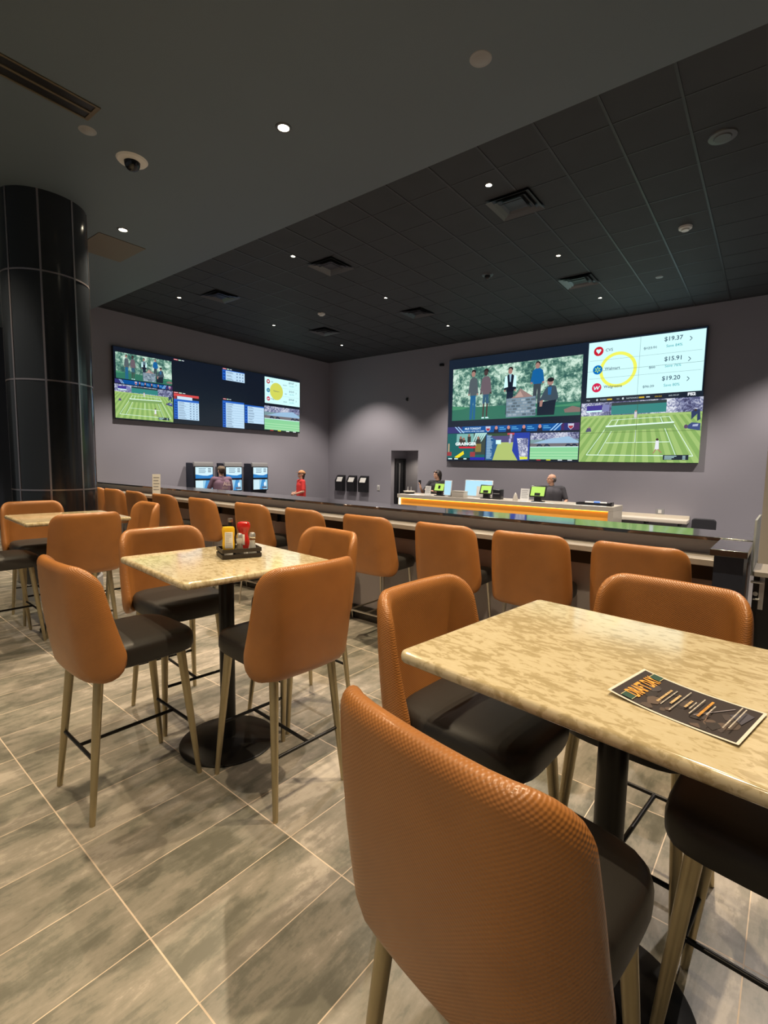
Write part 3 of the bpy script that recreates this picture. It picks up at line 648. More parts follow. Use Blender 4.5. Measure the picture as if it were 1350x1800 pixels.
putL(oddsboard, 6.55, 2.62, 7.23, 3.24, 'blue odds table with red heading', rows=7, head=True)
putL(tabs, 6.55, 3.25, 6.98, 3.28, 'small heading labels'); putL(tabs, 6.57, 4.05, 6.95, 4.08, 'small heading labels')
putL(oddsboard, 7.94, 3.77, 8.65, 4.04, 'small blue odds table', rows=3)
putL(tabs, 7.95, 4.05, 8.35, 4.08, 'small heading labels'); putL(tabs, 7.95, 3.25, 8.3, 3.28, 'small heading labels')
putL(oddsboard, 7.93, 2.51, 8.625, 3.22, 'tall blue odds table', rows=10, cols=0)
putL(oddsboard, 8.64, 2.68, 9.315, 3.18, 'blue odds table', rows=6, cols=0)
putL(prices, 9.345, 3.31, 10.70, 4.06, 'white price comparison picture', big=False)
putL(race, 9.33, 2.51, 10.69, 3.23, 'horse race picture')

# ---------------------------------------------------------------- kiosks on the left wall
def kiosk(y, label):
    t = thing('betting_kiosk', label, 'kiosk', (-11.80, y, -.3), 0, 'betting kiosks along the left wall')
    bm = bmesh.new()
    prof = [(0, 0), (.40, 0), (.40, .9), (.30, 1.02), (.36, 1.30), (.33, 1.80), (.28, 1.835), (0, 1.835)]
    rows = [[(x, yy, z) for x, z in prof] for yy in (-.275, -.26, .26, .275)]
    rings(bm, rows, len(prof)); obj('cabinet', bm, M['navy_fabric'], t, False)
    obj('header', boxes((.30, .375, -.272, .272, 1.735, 1.86), bev=.012), M['grey_plastic'], t)
    for z0, z1, tilt, up in ((1.44, 1.73, 0, 1), (1.11, 1.39, 0, 0)):
        dsp = obj('display', boxes((.345, .385, -.268, .268, z0-.02, z1+.02)), M['bezel'], t, False)
        i = Img(); w_, h_ = .49, z1-z0
        if up:
            i.rect(0, 0, w_, h_, srgb(205, 235, 245)); i.poly([(0, 0), (w_, 0), (w_, h_*.38), (w_*.7, h_*.24), (w_*.4, h_*.26), (0, h_*.36)], srgb(30, 120, 190))
            for k in range(4): i.rect(w_*.18, h_*(.85-.12*k), w_*(.6-.04*(k % 2)), h_*(.89-.12*k), srgb(60, 90, 120)); i.rect(w_*.72, h_*(.83-.14*k), w_*.9, h_*(.9-.14*k), srgb(80, 100, 120)) if k < 3 else None
        else:
            i.rect(0, 0, w_, h_, srgb(150, 200, 225)); i.rect(0, 0, w_*.42, h_, srgb(200, 230, 240)); i.poly([(w_*.45, 0), (w_*.7, 0), (w_*.85, h_), (w_*.6, h_)], srgb(60, 140, 200)); i.ell(w_*.82, h_*.55, w_*.08, h_*.2, srgb(220, 235, 245)); i.rect(w_*.6, h_*.1, w_*.95, h_*.3, srgb(90, 100, 120))
        put(i, 'display_picture', -.245, z0, dsp, Matrix(((0, 0, 1, .387), (1, 0, 0, 0), (0, 1, 0, 0), (0, 0, 0, 1))) )
# the picture basis holds an offset, so place it explicitly
def put(img, name, x0, z0, parent, basis, lab=None, mats=SM):
    m = Matrix.Translation(basis @ Vector((x0, z0, 0)) - basis.translation) @ basis; o = img.build(name, mats, parent, m)
    if lab: o['label'] = lab
    return o
kiosk(7.13, 'betting kiosk with two bright screens, nearest the pillar')
kiosk(8.02, 'middle betting kiosk, partly hidden by the man in plum shirt')
kiosk(8.90, 'betting kiosk with two bright screens, nearest the room corner')

# ticket holders and small fittings on the back wall
for x, lab in ((-11.23, 'black ticket holder on back wall, left of the three'), (-10.72, 'black ticket holder on back wall, middle of the three'), (-10.22, 'black ticket holder on back wall, right of the three')):
    t = thing('ticket_holder', lab, 'ticket holder', (x, WY, .68), 0, 'ticket holders on the back wall')
    bm = bmesh.new(); prof = [(0, 0), (-.14, 0), (-.16, .34), (-.05, .50), (0, .52)]
    rings(bm, [[(xx, a, b) for a, b in prof] for xx in (-.17, .17)], 5); obj('holder_box', bm, M['black_plastic'], t, False)
    bm = bmesh.new(); box(bm, -.12, .12, -.003, .003, 0, .2, mtx=Matrix.Translation((0, -.155, .33)) @ Matrix.Rotation(-.6, 4, 'X')); box(bm, -.10, .13, -.003, .003, 0, .16, mtx=Matrix.Translation((.01, -.175, .31)) @ Matrix.Rotation(-.45, 4, 'X'))
    obj('ticket_slip', bm, M['paper'], t, False)
def plate(name, x, z, w_, h_, m, label, cat, nub=None):
    t = thing(name, label, cat, (x, WY, z)); obj('face_plate', boxes((-w_/2, w_/2, -.012, 0, -h_/2, h_/2), bev=.003), m, t)
    if nub: obj('toggle', boxes((-w_*.2, w_*.2, -.022, -.012, -h_*.3, h_*.3)), nub, t, False)
plate('light_switch', -9.66, .84, .09, .17, M['white_plastic'], 'white switch plate on back wall between holders and doorway', 'switch', M['grey_plastic'])
plate('wall_outlet', -1.83, .66, .16, .12, M['grey_plastic'], 'grey outlet plate above the cream shelf', 'outlet', M['white_plastic'])
t = thing('wall_camera', 'small dark camera fixed to back wall above and left of the doorway', 'security camera', (-8.62, WY, 3.50)); bm = bmesh.new(); lathe(bm, [(0, -.05), (.03, -.05), (.035, .05), (0, .05)], 16); obj('camera_body', bm, M['black_plastic'], t)
obj('mount', boxes((-.03, .03, -.04, 0, -.03, .03)), M['black_plastic'], t); 
t = tag(obj('wall_sensor', boxes((-7.50, -7.38, WY-.07, WY, 4.33, 4.40), bev=.01), M['black_plastic']), 'tiny black sensor high on back wall left of the big video wall', 'sensor')

# ---------------------------------------------------------------- betting desk
DXa, DXb, DY, DT = -7.31, -2.27, 9.9, .85
dk = thing('betting_desk', 'long grey desk with glowing amber front under the right video wall', 'desk', (0, 0, -.3))
Zt = DT+.3
obj('desk_top', boxes((DXa, DXb, DY, DY+.75, Zt-.09, Zt), bev=.006), M['laminate'], dk)
obj('end_panel', boxes((DXb-.09, DXb, DY, DY+.72, 0, Zt-.09)), M['laminate'], dk, False)
obj('end_panel', boxes((DXa, DXa+.03, DY+.05, DY+.72, 0, Zt-.09)), M['laminate'], dk, False)
obj('amber_panel', boxes((DXa+.07, DXb-.09, DY+.06, DY+.08, Zt-.34, Zt-.09)), M['amber'], dk, False)
obj('led_strip', boxes((DXa+.08, DXb-.095, DY+.035, DY+.055, Zt-.098, Zt-.091)), M['amber_led'], dk, False)
obj('led_edge', boxes((DXa+.03, DXa+.07, DY+.03, DY+.08, Zt-.34, Zt-.09)), M['white_led'], dk, False)
obj('front_panel', boxes((DXa+.03, DXb-.09, DY+.02, DY+.10, 0, Zt-.34)), M['bar_apron'], dk, False)
sh = thing('wall_shelf', 'cream wall shelf to the right of the betting desk', 'shelf', (0, WY, 0))
obj('shelf_board', boxes((-2.85, -1.27, -.42, 0, .46, .53), bev=.004), M['white_lam'], sh); obj('backsplash', boxes((-2.85, -1.27, -.03, 0, .53, .60)), M['white_lam'], sh, False)
for x in (-2.7, -2.05, -1.42): obj('bracket', boxes((x-.02, x+.02, -.35, 0, .40, .46)), M['black_plastic'], sh, False)
ch = thing('office_chair', 'dark office chair back beside the cream shelf', 'chair', (-.93, 10.9, -.3))
bm = bmesh.new(); slab(bm, .20, .15, -.03, .03, .06, .02); bmesh.ops.transform(bm, matrix=Matrix.Translation((0, .2, .80)) @ Matrix.Rotation(PI/2, 4, 'X') , verts=bm.verts); bmesh.ops.scale(bm, vec=(1, 1, 1.0), verts=bm.verts); obj('backrest', bm, M['black_shirt'], ch)
bm = bmesh.new(); slab(bm, .24, .23, .42, .50, .06, .03); obj('seat', bm, M['black_shirt'], ch)
bm = bmesh.new(); tube(bm, (0, 0, .1), (0, 0, .43), .03); tube(bm, (0, .2, .45), (0, .22, .72), .02); obj('post', bm, M['black_plastic'], ch)
for k in range(5):
    bm = bmesh.new(); a = 2*PI*k/5; tube(bm, (0, 0, .10), (.28*math.cos(a), .28*math.sin(a), .06), .02, .014); lathe(bm, [(0, 0), (.025, .01), (.025, .045), (0, .055)], 12, (.28*math.cos(a), .28*math.sin(a), 0)); obj('leg', bm, M['black_plastic'], ch)

# items on the desk
def tablet(x, y, s, scr, label, w_=.30, h_=.22, rz=0):
    t = thing('point_of_sale_tablet', label, 'tablet', (x, y, DT), rz)
    R = Matrix.Translation((0, 0, .10)) @ Matrix.Rotation(-.35, 4, 'X')
    bm = bmesh.new(); box(bm, -w_/2, w_/2, -.012, .012, 0, h_, bev=.006, mtx=R); tb = obj('tablet_body', bm, M['black_plastic'], t)
    bm = bmesh.new(); box(bm, -w_/2+.025, w_/2-.025, -.0135, -.012, .025, h_-.025, mtx=R); obj('lit_display', bm, scr, tb, False)
    bm = bmesh.new(); box(bm, -.06, .06, -.0150, -.0135, .03, .09, mtx=R) if s else box(bm, -.03, .03, -.0150, -.0135, .07, .15, mtx=R); obj('dark_overlay', bm, M['black_plastic'], tb, False)
    bm = bmesh.new(); box(bm, -.12, .12, -.02, .16, 0, .02, bev=.004); box(bm, -.07, .07, .02, .10, .02, .13); obj('stand', bm, M['black_plastic'], t)
tablet(-6.20, 10.06, 0, M['screen_green'], 'green lit tablet on black stand at the left end of the desk')
tablet(-4.98, 10.06, 1, M['screen_green'], 'green lit tablet on black stand in front of the backlit monitor')
tablet(-3.79, 10.03, 1, M['screen_green'], 'green lit tablet in front of the man in charcoal shirt', .34, .25)
def sign(name, x, y, w_, h_, label, cat='sign', m=None, z=DT, lines=True, rz=0):
    t = thing(name, label, cat, (x, y, z), rz)
    R = Matrix.Rotation(-.12, 4, 'X'); bm = bmesh.new(); box(bm, -w_/2, w_/2, -.003, .003, 0, h_, mtx=R); sf = obj('sign_face', bm, m or M['paper'], t, False)
    if lines:
        bm = bmesh.new()
        for k in range(5): box(bm, -w_*.36, w_*(.36-.1*(k % 2)), -.0045, -.003, h_*(.82-.14*k), h_*(.86-.14*k), mtx=R)
        obj('printed_lines', bm, M['grey_plastic'], sf, False)
    obj('base', boxes((-w_/2, w_/2, -.02, .04, 0, .008)), M['grey_plastic'], t, False)
sign('counter_sign', -6.46, 9.98, .16, .23, 'small white printed sign left of the leftmost green tablet')
sign('counter_sign', -4.05, 10.0, .19, .27, 'white printed sign between the bottle and the right green tablet')
t = thing('tablet_screen', 'upright pale blue tablet screen beside the left green tablet', 'tablet', (-5.93, 10.00, DT), -.2)
bm = bmesh.new(); box(bm, -.11, .11, -.008, .008, .03, .38, bev=.004, mtx=Matrix.Rotation(-.1, 4, 'X')); obj('tablet_body', bm, M['white_plastic'], t)
bm = bmesh.new(); box(bm, -.10, .10, -.0095, -.008, .04, .37, mtx=Matrix.Rotation(-.1, 4, 'X')); obj('lit_display', bm, M['screen_blue'], t, False)
obj('stand', boxes((-.05, .05, -.03, .06, 0, .03)), M['steel'], t, False)
t = thing('desk_monitor', 'large pale blue backlit monitor standing on the betting desk', 'monitor', (-5.27, 10.27, DT), .05)
bm = bmesh.new(); box(bm, -.34, .34, -.02, .01, .03, .40, bev=.006, mtx=Matrix.Rotation(-.12, 4, 'X')); obj('monitor_body', bm, M['white_plastic'], t)
bm = bmesh.new(); box(bm, -.33, -.04, -.0215, -.02, .04, .39, mtx=Matrix.Rotation(-.12, 4, 'X')); box(bm, -.04, .33, -.0215, -.02, .26, .39, mtx=Matrix.Rotation(-.12, 4, 'X')); obj('lit_display', bm, M['screen_blue'], t, False)
obj('stand', boxes((-.12, .12, -.02, .12, 0, .03)), M['steel'], t, False)
bm = bmesh.new(); lathe(bm, [(0, 0), (.05, 0), (.06, .14), (.055, .14), (.046, .01), (0, .01)], 20); o = tag(obj('desk_cup', bm, M['black_plastic']), 'dark cup beside the upright pale blue tablet', 'cup'); o.location = (-5.86, 10.13, DT)
t = thing('receipt_box', 'low grey box left of the backlit monitor on the desk', 'box', (-5.6, 10.12, DT)); 
t.location = (-5.62, 10.03, DT); obj('box_body', boxes((-.16, .16, -.1, .1, 0, .13), bev=.008), M['laminate'], t); obj('lid', boxes((-.165, .165, -.105, .105, .13, .145), bev=.004), M['laminate'], t)
t = thing('card_printer', 'black upright printer right of the middle green tablet', 'printer', (-4.72, 10.15, DT)); obj('printer_body', boxes((-.10, .10, -.08, .09, 0, .22), bev=.02), M['black_plastic'], t); obj('paper_slot', boxes((-.07, .07, -.085, -.08, .12, .135)), M['grey_plastic'], t, False)
bm = bmesh.new(); lathe(bm, [(0, 0), (.06, 0), (.055, .04), (.03, .13), (.008, .17), (0, .175)], 20); o = tag(obj('desk_bottle', bm, M['laminate']), 'small pale cone shaped bottle near the right sign', 'bottle'); o.location = (-4.27, 10.05, DT)
t = thing('glass_dome_stand', 'low black stand with pale rim at left end of the desk', 'stand', (-7.15, 10.2, DT))
bm = bmesh.new(); lathe(bm, [(0, 0), (.12, 0), (.15, .05), (0, .06)], 28); obj('stand_base', bm, M['black_plastic'], t)
bm = bmesh.new(); lathe(bm, [(0, .061), (.15, .055), (.15, .07), (0, .078)], 28); obj('pale_rim', bm, M['white_lam'], t)
for sx in (-.05, .05):
    bm = bmesh.new(); tube(bm, (sx, 0, .078), (sx, 0, .18), .012); obj('peg', bm, M['steel'], t)
t = thing('supply_tray', 'black tray of pens and blue roll on the right desk end', 'tray', (-2.66, 10.10, DT))
obj('tray_body', boxes((-.33, .33, -.09, .09, 0, .015), (-.33, .33, -.09, -.08, .015, .05), (-.33, .33, .08, .09, .015, .05), (.30, .33, -.08, .08, .015, .075), (-.33, -.31, -.08, .08, .015, .05)), M['black_plastic'], t, False)
bm = bmesh.new(); tube(bm, (-.18, 0, .05), (.22, 0, .05), .022); obj('white_tube', bm, M['white_plastic'], t)
bm = bmesh.new(); tube(bm, (-.01, 0, .05), (.10, 0, .05), .032); obj('blue_roll', bm, mat('blue_tape', (.10, .25, .75), .4), t)
for x0, x1, lab in ((-7.0, -6.72, 'white paper lying at left end of the desk'), (-4.18, -3.40, 'long white paper sheet in front of the man in charcoal shirt'), (-3.02, -2.42, 'white paper sheet under the supply tray end')):
    tag(obj('paper_sheet', boxes((x0, x1, 9.915, 9.995 if x0 > -6.5 else 10.1, DT, DT+.002)), M['paper'], smooth=False), lab, 'paper')

# ---------------------------------------------------------------- long bar in front
bar = thing('long_bar', 'long bar with grey stepped counter and glossy black top', 'bar counter', (0, 0, 0), TH)
BX0, BX1 = -10.3, -.30
obj('black_top', boxes((BX0, -.15, 3.56, 3.99, 1.150, 1.175), bev=.004), M['granite'], bar)
obj('apron', boxes((BX0, -.17, 3.66, 3.93, 1.05, 1.150)), M['bar_apron'], bar, False)
obj('eating_ledge', boxes((BX0, BX1, 3.40, 3.66, 1.018, 1.058), bev=.005), M['ledge'], bar)
obj('shadow_gap', boxes((BX0, BX1, 3.60, 3.66, .90, 1.018)), M['black_metal'], bar, False)
bm = boxes((BX0, -.17, 3.66, 3.93, -.3, 1.05)); obj('front_panel', bm, M['bar_front'], bar, False)
for k in range(9): obj('panel_joint', boxes((-1.05-k*1.22-.004, -1.05-k*1.22+.004, 3.657, 3.66, .14, .90)), M['bar_apron'], bar, False)
obj('toe_kick', boxes((BX0, BX1, 3.64, 3.66, 0, .14)), M['dark_wood'], bar, False)
for x in [-.9-1.22*k for k in range(8)]: obj('bracket', boxes((x-.012, x+.012, 3.45, 3.60, .99, 1.018), (x-.012, x+.012, 3.57, 3.60, .90, .99)), M['black_metal'], bar, False)
# end return of the bar with granite cap
pr = thing('bar_end_post', 'dark navy post with black granite cap at right end of the bar', 'post', (0, 0, 0), TH)
obj('post_body', boxes((-.295, -.165, 3.13, 3.40, 0, 1.135), (-.295, -.165, 3.40, 3.65, 1.06, 1.135)), M['navy_fabric'], pr, False)
obj('granite_cap', boxes((-.310, -.148, 3.06, 3.555, 1.135, 1.17), bev=.003), M['granite'], pr)
tag(obj('glass_guard', boxes((-.150, -.140, 3.50, 3.97, .98, 1.30)), mat('frosted_glass_edge', (.75, .78, .74), .3, trans=.6), smooth=False), 'upright glass guard edge at the far right end of bar', 'glass guard').rotation_euler = (0, 0, TH)
gt = thing('service_gate', 'black service gate with chrome lever handle at right edge', 'gate', (0, 0, 0), TH)
obj('gate_leaf', boxes((-.135, .60, 3.55, 3.60, .05, .985)), M['black_plastic'], gt, False)
obj('gate_ledge', boxes((-.138, .60, 3.46, 3.80, .985, 1.01)), M['ledge'], gt, False)
gl = [c for c in gt.children if c.name.startswith('gate_leaf')][0]
bm = bmesh.new(); tube(bm, (-.095, 3.55, .945), (-.095, 3.50, .945), .012); tube(bm, (-.165+.02, 3.50, .945), (-.088, 3.50, .945), .008); box(bm, -.105, -.082, 3.54, 3.55, .78, .98); obj('lever_handle', bm, M['steel'], gl)
bm = bmesh.new(); tube(bm, (-.12, 3.55, .87), (-.12, 3.53, .87), .012); tube(bm, (-.15+.02, 3.53, .84), (-.10, 3.53, .84), .006); obj('lock', bm, M['steel'], gl)
# things on the bar
p = W(-7.30, 3.49, 1.058); sign('table_tent', p.x, p.y, .11, .32, 'tall white menu stand on the bar beside the pillar', 'menu stand', z=1.058, rz=.95)

# ---------------------------------------------------------------- chairs
def plan(a, k0=.55, a1=.158, R=.116):
    n = 24; s = abs(a); x = y = th = 0.0; ds = s/n
    for i in range(n):
        sm = (i+.5)*ds; q = min(1, max(0, (sm-a1+.035)/.07)); th += (k0+(1/R-k0)*q*q*(3-2*q))*ds; x += math.cos(th)*ds; y += math.sin(th)*ds; th = min(th, 1.42)
    sg = 1 if a >= 0 else -1
    return x*sg, y, th*sg
def shell_bm():
    def outline():
        pts = []; cor = [(.285, 1.145, .125), (-.285, 1.145, .125), (-.372, .630, .11), (.372, .630, .11)]
        n = len(cor)
        for i, (x, y, r) in enumerate(cor):
            p = Vector((x, y)); a = (Vector(cor[i-1][:2])-p).normalized(); b = (Vector(cor[(i+1) % n][:2])-p).normalized()
            ang = a.angle(b); d = r/math.tan(ang/2); p0 = p+a*d; p1 = p+b*d; c = p + (a+b).normalized()*(r/math.sin(ang/2))
            v0, v1 = p0-c, p1-c
            for k in range(9):
                t = k/8; v = (v0*(1-t)+v1*t); v = v.normalized()*r; pts.append(c+v)
            q = Vector(cor[(i+1) % n][:2]); ang2 = .5
            e = q + (p-q).normalized()*(cor[(i+1) % n][2]/math.tan((Vector(cor[i][:2])-q).angle(Vector(cor[(i+2) % n][:2])-q)/2))
            for k in range(1, 8): pts.append(p1+(e-p1)*k/8)
        return pts
    O = outline(); n = len(O); c = Vector((0, .89)); T = .052
    bm = bmesh.new(); uvl = bm.loops.layers.uv.new('UVMap'); uvs = {}
    def pt(p, off):
        x, y, th = plan(p.x); lean = -.050*(p.y-.65)/.48 - .010*math.sin(PI*max(0, min(1, (p.y-.64)/.5)))
        v = bm.verts.new((x - math.sin(th)*off, -.240 + y + lean + math.cos(th)*off, p.y)); uvs[v] = (p.x, p.y); return v
    def side(sgn):
        R = []
        for s in (1.0, .992, .975, .95, .91, .86, .80, .74, .68, .62, .56, .5, .44, .38, .32, .26, .2, .14):
            e = (1-s)/.14; t = T/2*math.sqrt(max(0, 1-(1-e)**2)) if e < 1 else T/2
            R.append([(c+(p-c)*s, sgn*t) for p in O])
        return R
    A = side(-1); B = side(1)
    rows = [[pt(p, o) for p, o in r] for r in A[::-1]] + [[pt(p, o) for p, o in r] for r in B[1:]]
    for P_, Q_ in zip(rows, rows[1:]):
        for i in range(n): bm.faces.new((P_[i], P_[(i+1) % n], Q_[(i+1) % n], Q_[i]))
    for row, s in ((rows[0], -1), (rows[-1], 1)):
        m_ = pt(c, s*T/2)
        for i in range(n): bm.faces.new((row[i], row[(i+1) % n], m_))
    for f in bm.faces:
        for l in f.loops: l[uvl].uv = uvs[l.vert]
    return bm
def seat_bm():
    bm = bmesh.new(); rows = []
    def sup(s):
        out = []
        for i in range(48):
            a = 2*PI*i/48; ca, sa = math.cos(a), math.sin(a); r = (abs(ca)**4.5+abs(sa)**4.5)**(-1/4.5)
            x = .232*r*ca; y = .250*r*sa; x *= 1 - .04*(y > 0)*(y/.25)
            out.append((x*s, .02 + y*s))
        return out
    for s, z in ((.3, .66), (.92, .66), (.975, .668), (1, .69), (1, .722), (.985, .742), (.95, .756), (.88, .764), (.7, .769), (.4, .771), (.12, .772)):
        rows.append([(x, y, z - .012*max(0, (y-.1)/.17)**2) for x, y in sup(s)])
    rings(bm, rows, 48); return bm
FT = {1: ((.165, .185, .67), (.205, .250, 0)), -1: ((.165, -.185, .67), (.205, -.250, 0))}
def leg_bm(sx, sy, thin=1.0):
    bm = bmesh.new(); (ax, ay, az), (bx, by, bz) = FT[sy]
    n = 18; rows = []
    p0, p1 = Vector((ax*sx, ay, az)), Vector((bx*sx, by, bz))
    for t, r in ((0, .0215), (.02, .0215), (.5, .0175), (.97, .0125), (1, .0115)):
        p = p0.lerp(p1, t); rows.append([(p.x+r*thin*math.cos(2*PI*i/n), p.y+r*thin*math.sin(2*PI*i/n), p.z) for i in range(n)])
    rings(bm, rows, n); return bm
def at_leg(sx, sy, z):
    (ax, ay, az), (bx, by, bz) = FT[sy]; t = (az-z)/az; return Vector(((ax+(bx-ax)*t)*sx, ay+(by-ay)*t, z))
def make_chair(name, label, cat, legm, footm, thin=1.0, group=None):
    t = thing(name, label, cat, (0, 0, 0), 0, group)
    obj('backrest', shell_bm(), M['leather'], t); obj('seat', seat_bm(), M['seat'], t)
    for sx in (-1, 1):
        for sy in (-1, 1): obj('leg', leg_bm(sx, sy, thin), legm, t)
    bm = bmesh.new(); z = .275
    a, b = at_leg(-1, -1, z), at_leg(1, -1, z); tube(bm, a, b, .0085, n=10)
    c, d = at_leg(-1, 1, z), at_leg(1, 1, z); tube(bm, c, d, .0085, n=10)
    tube(bm, (a+b)/2, (c+d)/2, .0085, n=10)
    if thin < 1:
        tube(bm, a, c, .008, n=10); tube(bm, b, d, .008, n=10)
    obj('footrest', bm, footm, t)
    return t
G1, G2, G3 = 'tan chairs at the right foreground table', 'tan chairs at the middle table', 'tan chairs at the far left table'
NM, LB = 'bar_height_chair', 'tan woven leather counter chair'
def place(first, x, y, rz, lab, grp):
    if not first.get('used'):
        first.location = (x, y, 0); first.rotation_euler = (0, 0, rz); first['label'] = lab; first['group'] = grp; first['used'] = 1; return first
    r = dup(first, (x, y, 0), rz, lab, grp); return r
D = math.radians
c0 = make_chair(NM, 'x', 'chair', M['metal_leg'], M['black_metal'])
place(c0, -.372, .93, D(-11), LB + ', largest in the foreground with its back to the viewer', G1)
place(c0, -.74, 1.505, D(-94), 'tan leather counter chair at left side of the foreground table, seat half under it', G1)
place(c0, -.300, 1.93, D(173), 'tan leather counter chair at far side of the foreground table, stitched inner back facing us', G1)
place(c0, .125, 1.50, D(84), 'counter chair at right edge of picture, only black seat and brass legs visible', G1)
place(c0, -2.40, 1.065, D(-2), 'tan counter chair at near left of the middle table, its back towards us', G2)
place(c0, -1.845, 1.545, D(86), 'tan counter chair at right side of the middle table, its outer back towards us', G2)
place(c0, -2.87, 1.60, D(-96), 'tan counter chair at left side of the middle table, inner back and seat visible', G2)
place(c0, -2.30, 2.10, D(175), 'tan counter chair at far side of the middle table, behind the condiment rack', G2)
place(c0, -5.68, 1.72, D(-95), 'tan counter chair left of the far table, in front of the black pillar', G3)
place(c0, -4.66, 1.70, D(86), 'tan counter chair right of the far table, outer back towards us', G3)
place(c0, -5.14, 2.28, D(176), 'tan counter chair beyond the far table, rounded back seen beside the bar stools', G3)
place(c0, -5.10, 1.24, D(-2), 'counter chair cut by the left picture edge, black seat and legs visible', G3)
# stools along the bar
st0 = None
SX = [-8.80, -8.2, -7.456, -6.636, -5.70, -4.72, -3.86, -3.06, -2.265, -1.60, -.912]
names = ['nearest the black pillar', 'second from the pillar', 'third from the pillar', 'fourth from the pillar', 'behind the left chair of the middle table', 'directly behind the condiment rack',
         'seventh from the pillar', 'beyond the gap between the two near tables', 'fourth from the right end of the bar', 'second from the right end of the bar', 'nearest the navy end post']
names[8] = 'third from the right end of the bar'; names[7] = 'fourth from the right end'
for k, x in enumerate(SX):
    p = W(x+.25, 3.385); lab = 'brown bar stool at the long bar, ' + names[k]
    if st0 is None:
        st0 = make_chair('bar_stool', lab, 'bar stool', M['chrome_leg'], M['chrome_leg'], .62, 'stools along the long bar'); st0.location = (p.x, p.y, 0); st0.rotation_euler = (0, 0, TH)
    else: dup(st0, (p.x, p.y, 0), TH + D([0, 2, -2, 1][k % 4]), lab)
del c0['used']
for o in COL.objects:
    if o.get('used'): del o['used']

# ---------------------------------------------------------------- tables
def table(x, y, rz, label, hw=.415, hh=.415):
    t = thing('pedestal_table', label, 'table', (x, y, 0), rz, 'bar height pedestal tables')
    bm = bmesh.new(); slab(bm, hw, hh, 1.018, 1.052, .03, .012); obj('tabletop', bm, M['quartz'], t)
    bm = bmesh.new(); tube(bm, (0, 0, .03), (0, 0, 1.0), .041, n=28); obj('column', bm, M['black_metal'], t)
    bm = bmesh.new(); lathe(bm, [(0, 0), (.26, 0), (.262, .008), (.255, .014), (.12, .024), (.06, .036), (0, .038)], 48); obj('base', bm, M['black_metal'], t)
    bm = boxes((-.26, .26, -.03, .03, 1.0, 1.018), (-.03, .03, -.26, .26, 1.0, 1.018)); obj('support_spider', bm, M['black_metal'], t, False)
    return t
table(-.295, 1.46, D(-7), 'mottled cream table in right foreground carrying the dark flyer', .465, .415)
table(-2.325, 1.575, D(-6.5), 'square mottled cream table at middle left carrying the condiment rack')
table(-5.13, 1.79, D(-5), 'square cream table near the black pillar at far left')

# ---------------------------------------------------------------- flyer on the foreground table
def flyer():
    i = Img(); i.dz = .00006; w_, h_ = .196, .266
    i.rect(0, 0, w_, h_, (.72, .68, .60), 0, 24); i.rect(.006, .006, w_-.006, h_-.006, (.030, .020, .020), 0, 24)
    for k in range(26):
        x0 = random.uniform(.01, .16); y0 = random.uniform(.012, .24); a = random.uniform(.008, .025); c = random.choice(((.085, .06, .05), (.03, .022, .022), (.11, .075, .06), (.06, .045, .045)))
        if y0 > .2 and c[0] > .08: c = (.06, .05, .055)
        i.poly([(max(.008, min(.188, x0+a*math.cos(t)*random.uniform(.6, 1.2))), max(.008, min(.258, y0+a*.7*math.sin(t)*random.uniform(.6, 1.2)))) for t in [2*PI*q/9 for q in range(9)]], c)
    i.poly([(.09, .02), (.15, .012), (.16, .03), (.12, .05)], (.075, .07, .095)); i.line(.06, .10, .16, .05, .003, (.25, .22, .25)); i.line(.05, .075, .12, .085, .002, (.2, .13, .1))
    gr, gl = (.02, .07, .05), (.55, .5, .3)
    for x0, x1 in ((.010, .034), (.160, .188)):
        i.rect(x0, .213, x1, .237, gr); i.rect(x0, .237, x1, .2385, gl); i.rect(x0, .2115, x1, .213, gl)
    i.text('DRAFT DAY', w_/2, .208, .034, (.80, .36, .06), 'c', .03, w=.128)
    for k, (y0, cc, ww) in enumerate(((.172, 1, .085), (.163, 0, .10), (.148, 1, .06), (.139, 0, .13), (.120, 1, .05), (.112, 0, .05), (.104, 0, .10), (.086, 2, .10), (.077, 0, .06), (.036, 0, .13), (.027, 0, .12))):
        col = ((.62, .58, .52), (.72, .50, .25), (.80, .36, .06))[cc]; hh_ = .0052 if cc else .0026; n = int(ww/.0065); x = w_/2-ww/2
        for q in range(n):
            l_ = random.uniform(.0035, .0058)
            i.rect(x, y0, x+l_, y0+hh_, col); x += .0065
    p0 = Vector((-.265, 1.206, 1.052)); ex = Vector((.043, .191, 0)).normalized(); ey = Vector((.256, -.076, 0)).normalized()
    def warp(x, y, z):
        t = (y/h_-.5)*2; p = p0 + ex*x + ey*(h_-y) - Vector((0, 0, 0)); return (p.x, p.y, 1.0535 + z + t*t*(.010 if t > 0 else .004))
    o = i.build('flyer', [M['print']], None, None, warp)
    md = o.modifiers.new('thickness', 'SOLIDIFY'); md.thickness = .0003; md.offset = -1
    tag(o, 'dark printed DRAFT DAY flyer with white border lying on the foreground table', 'flyer')
flyer()

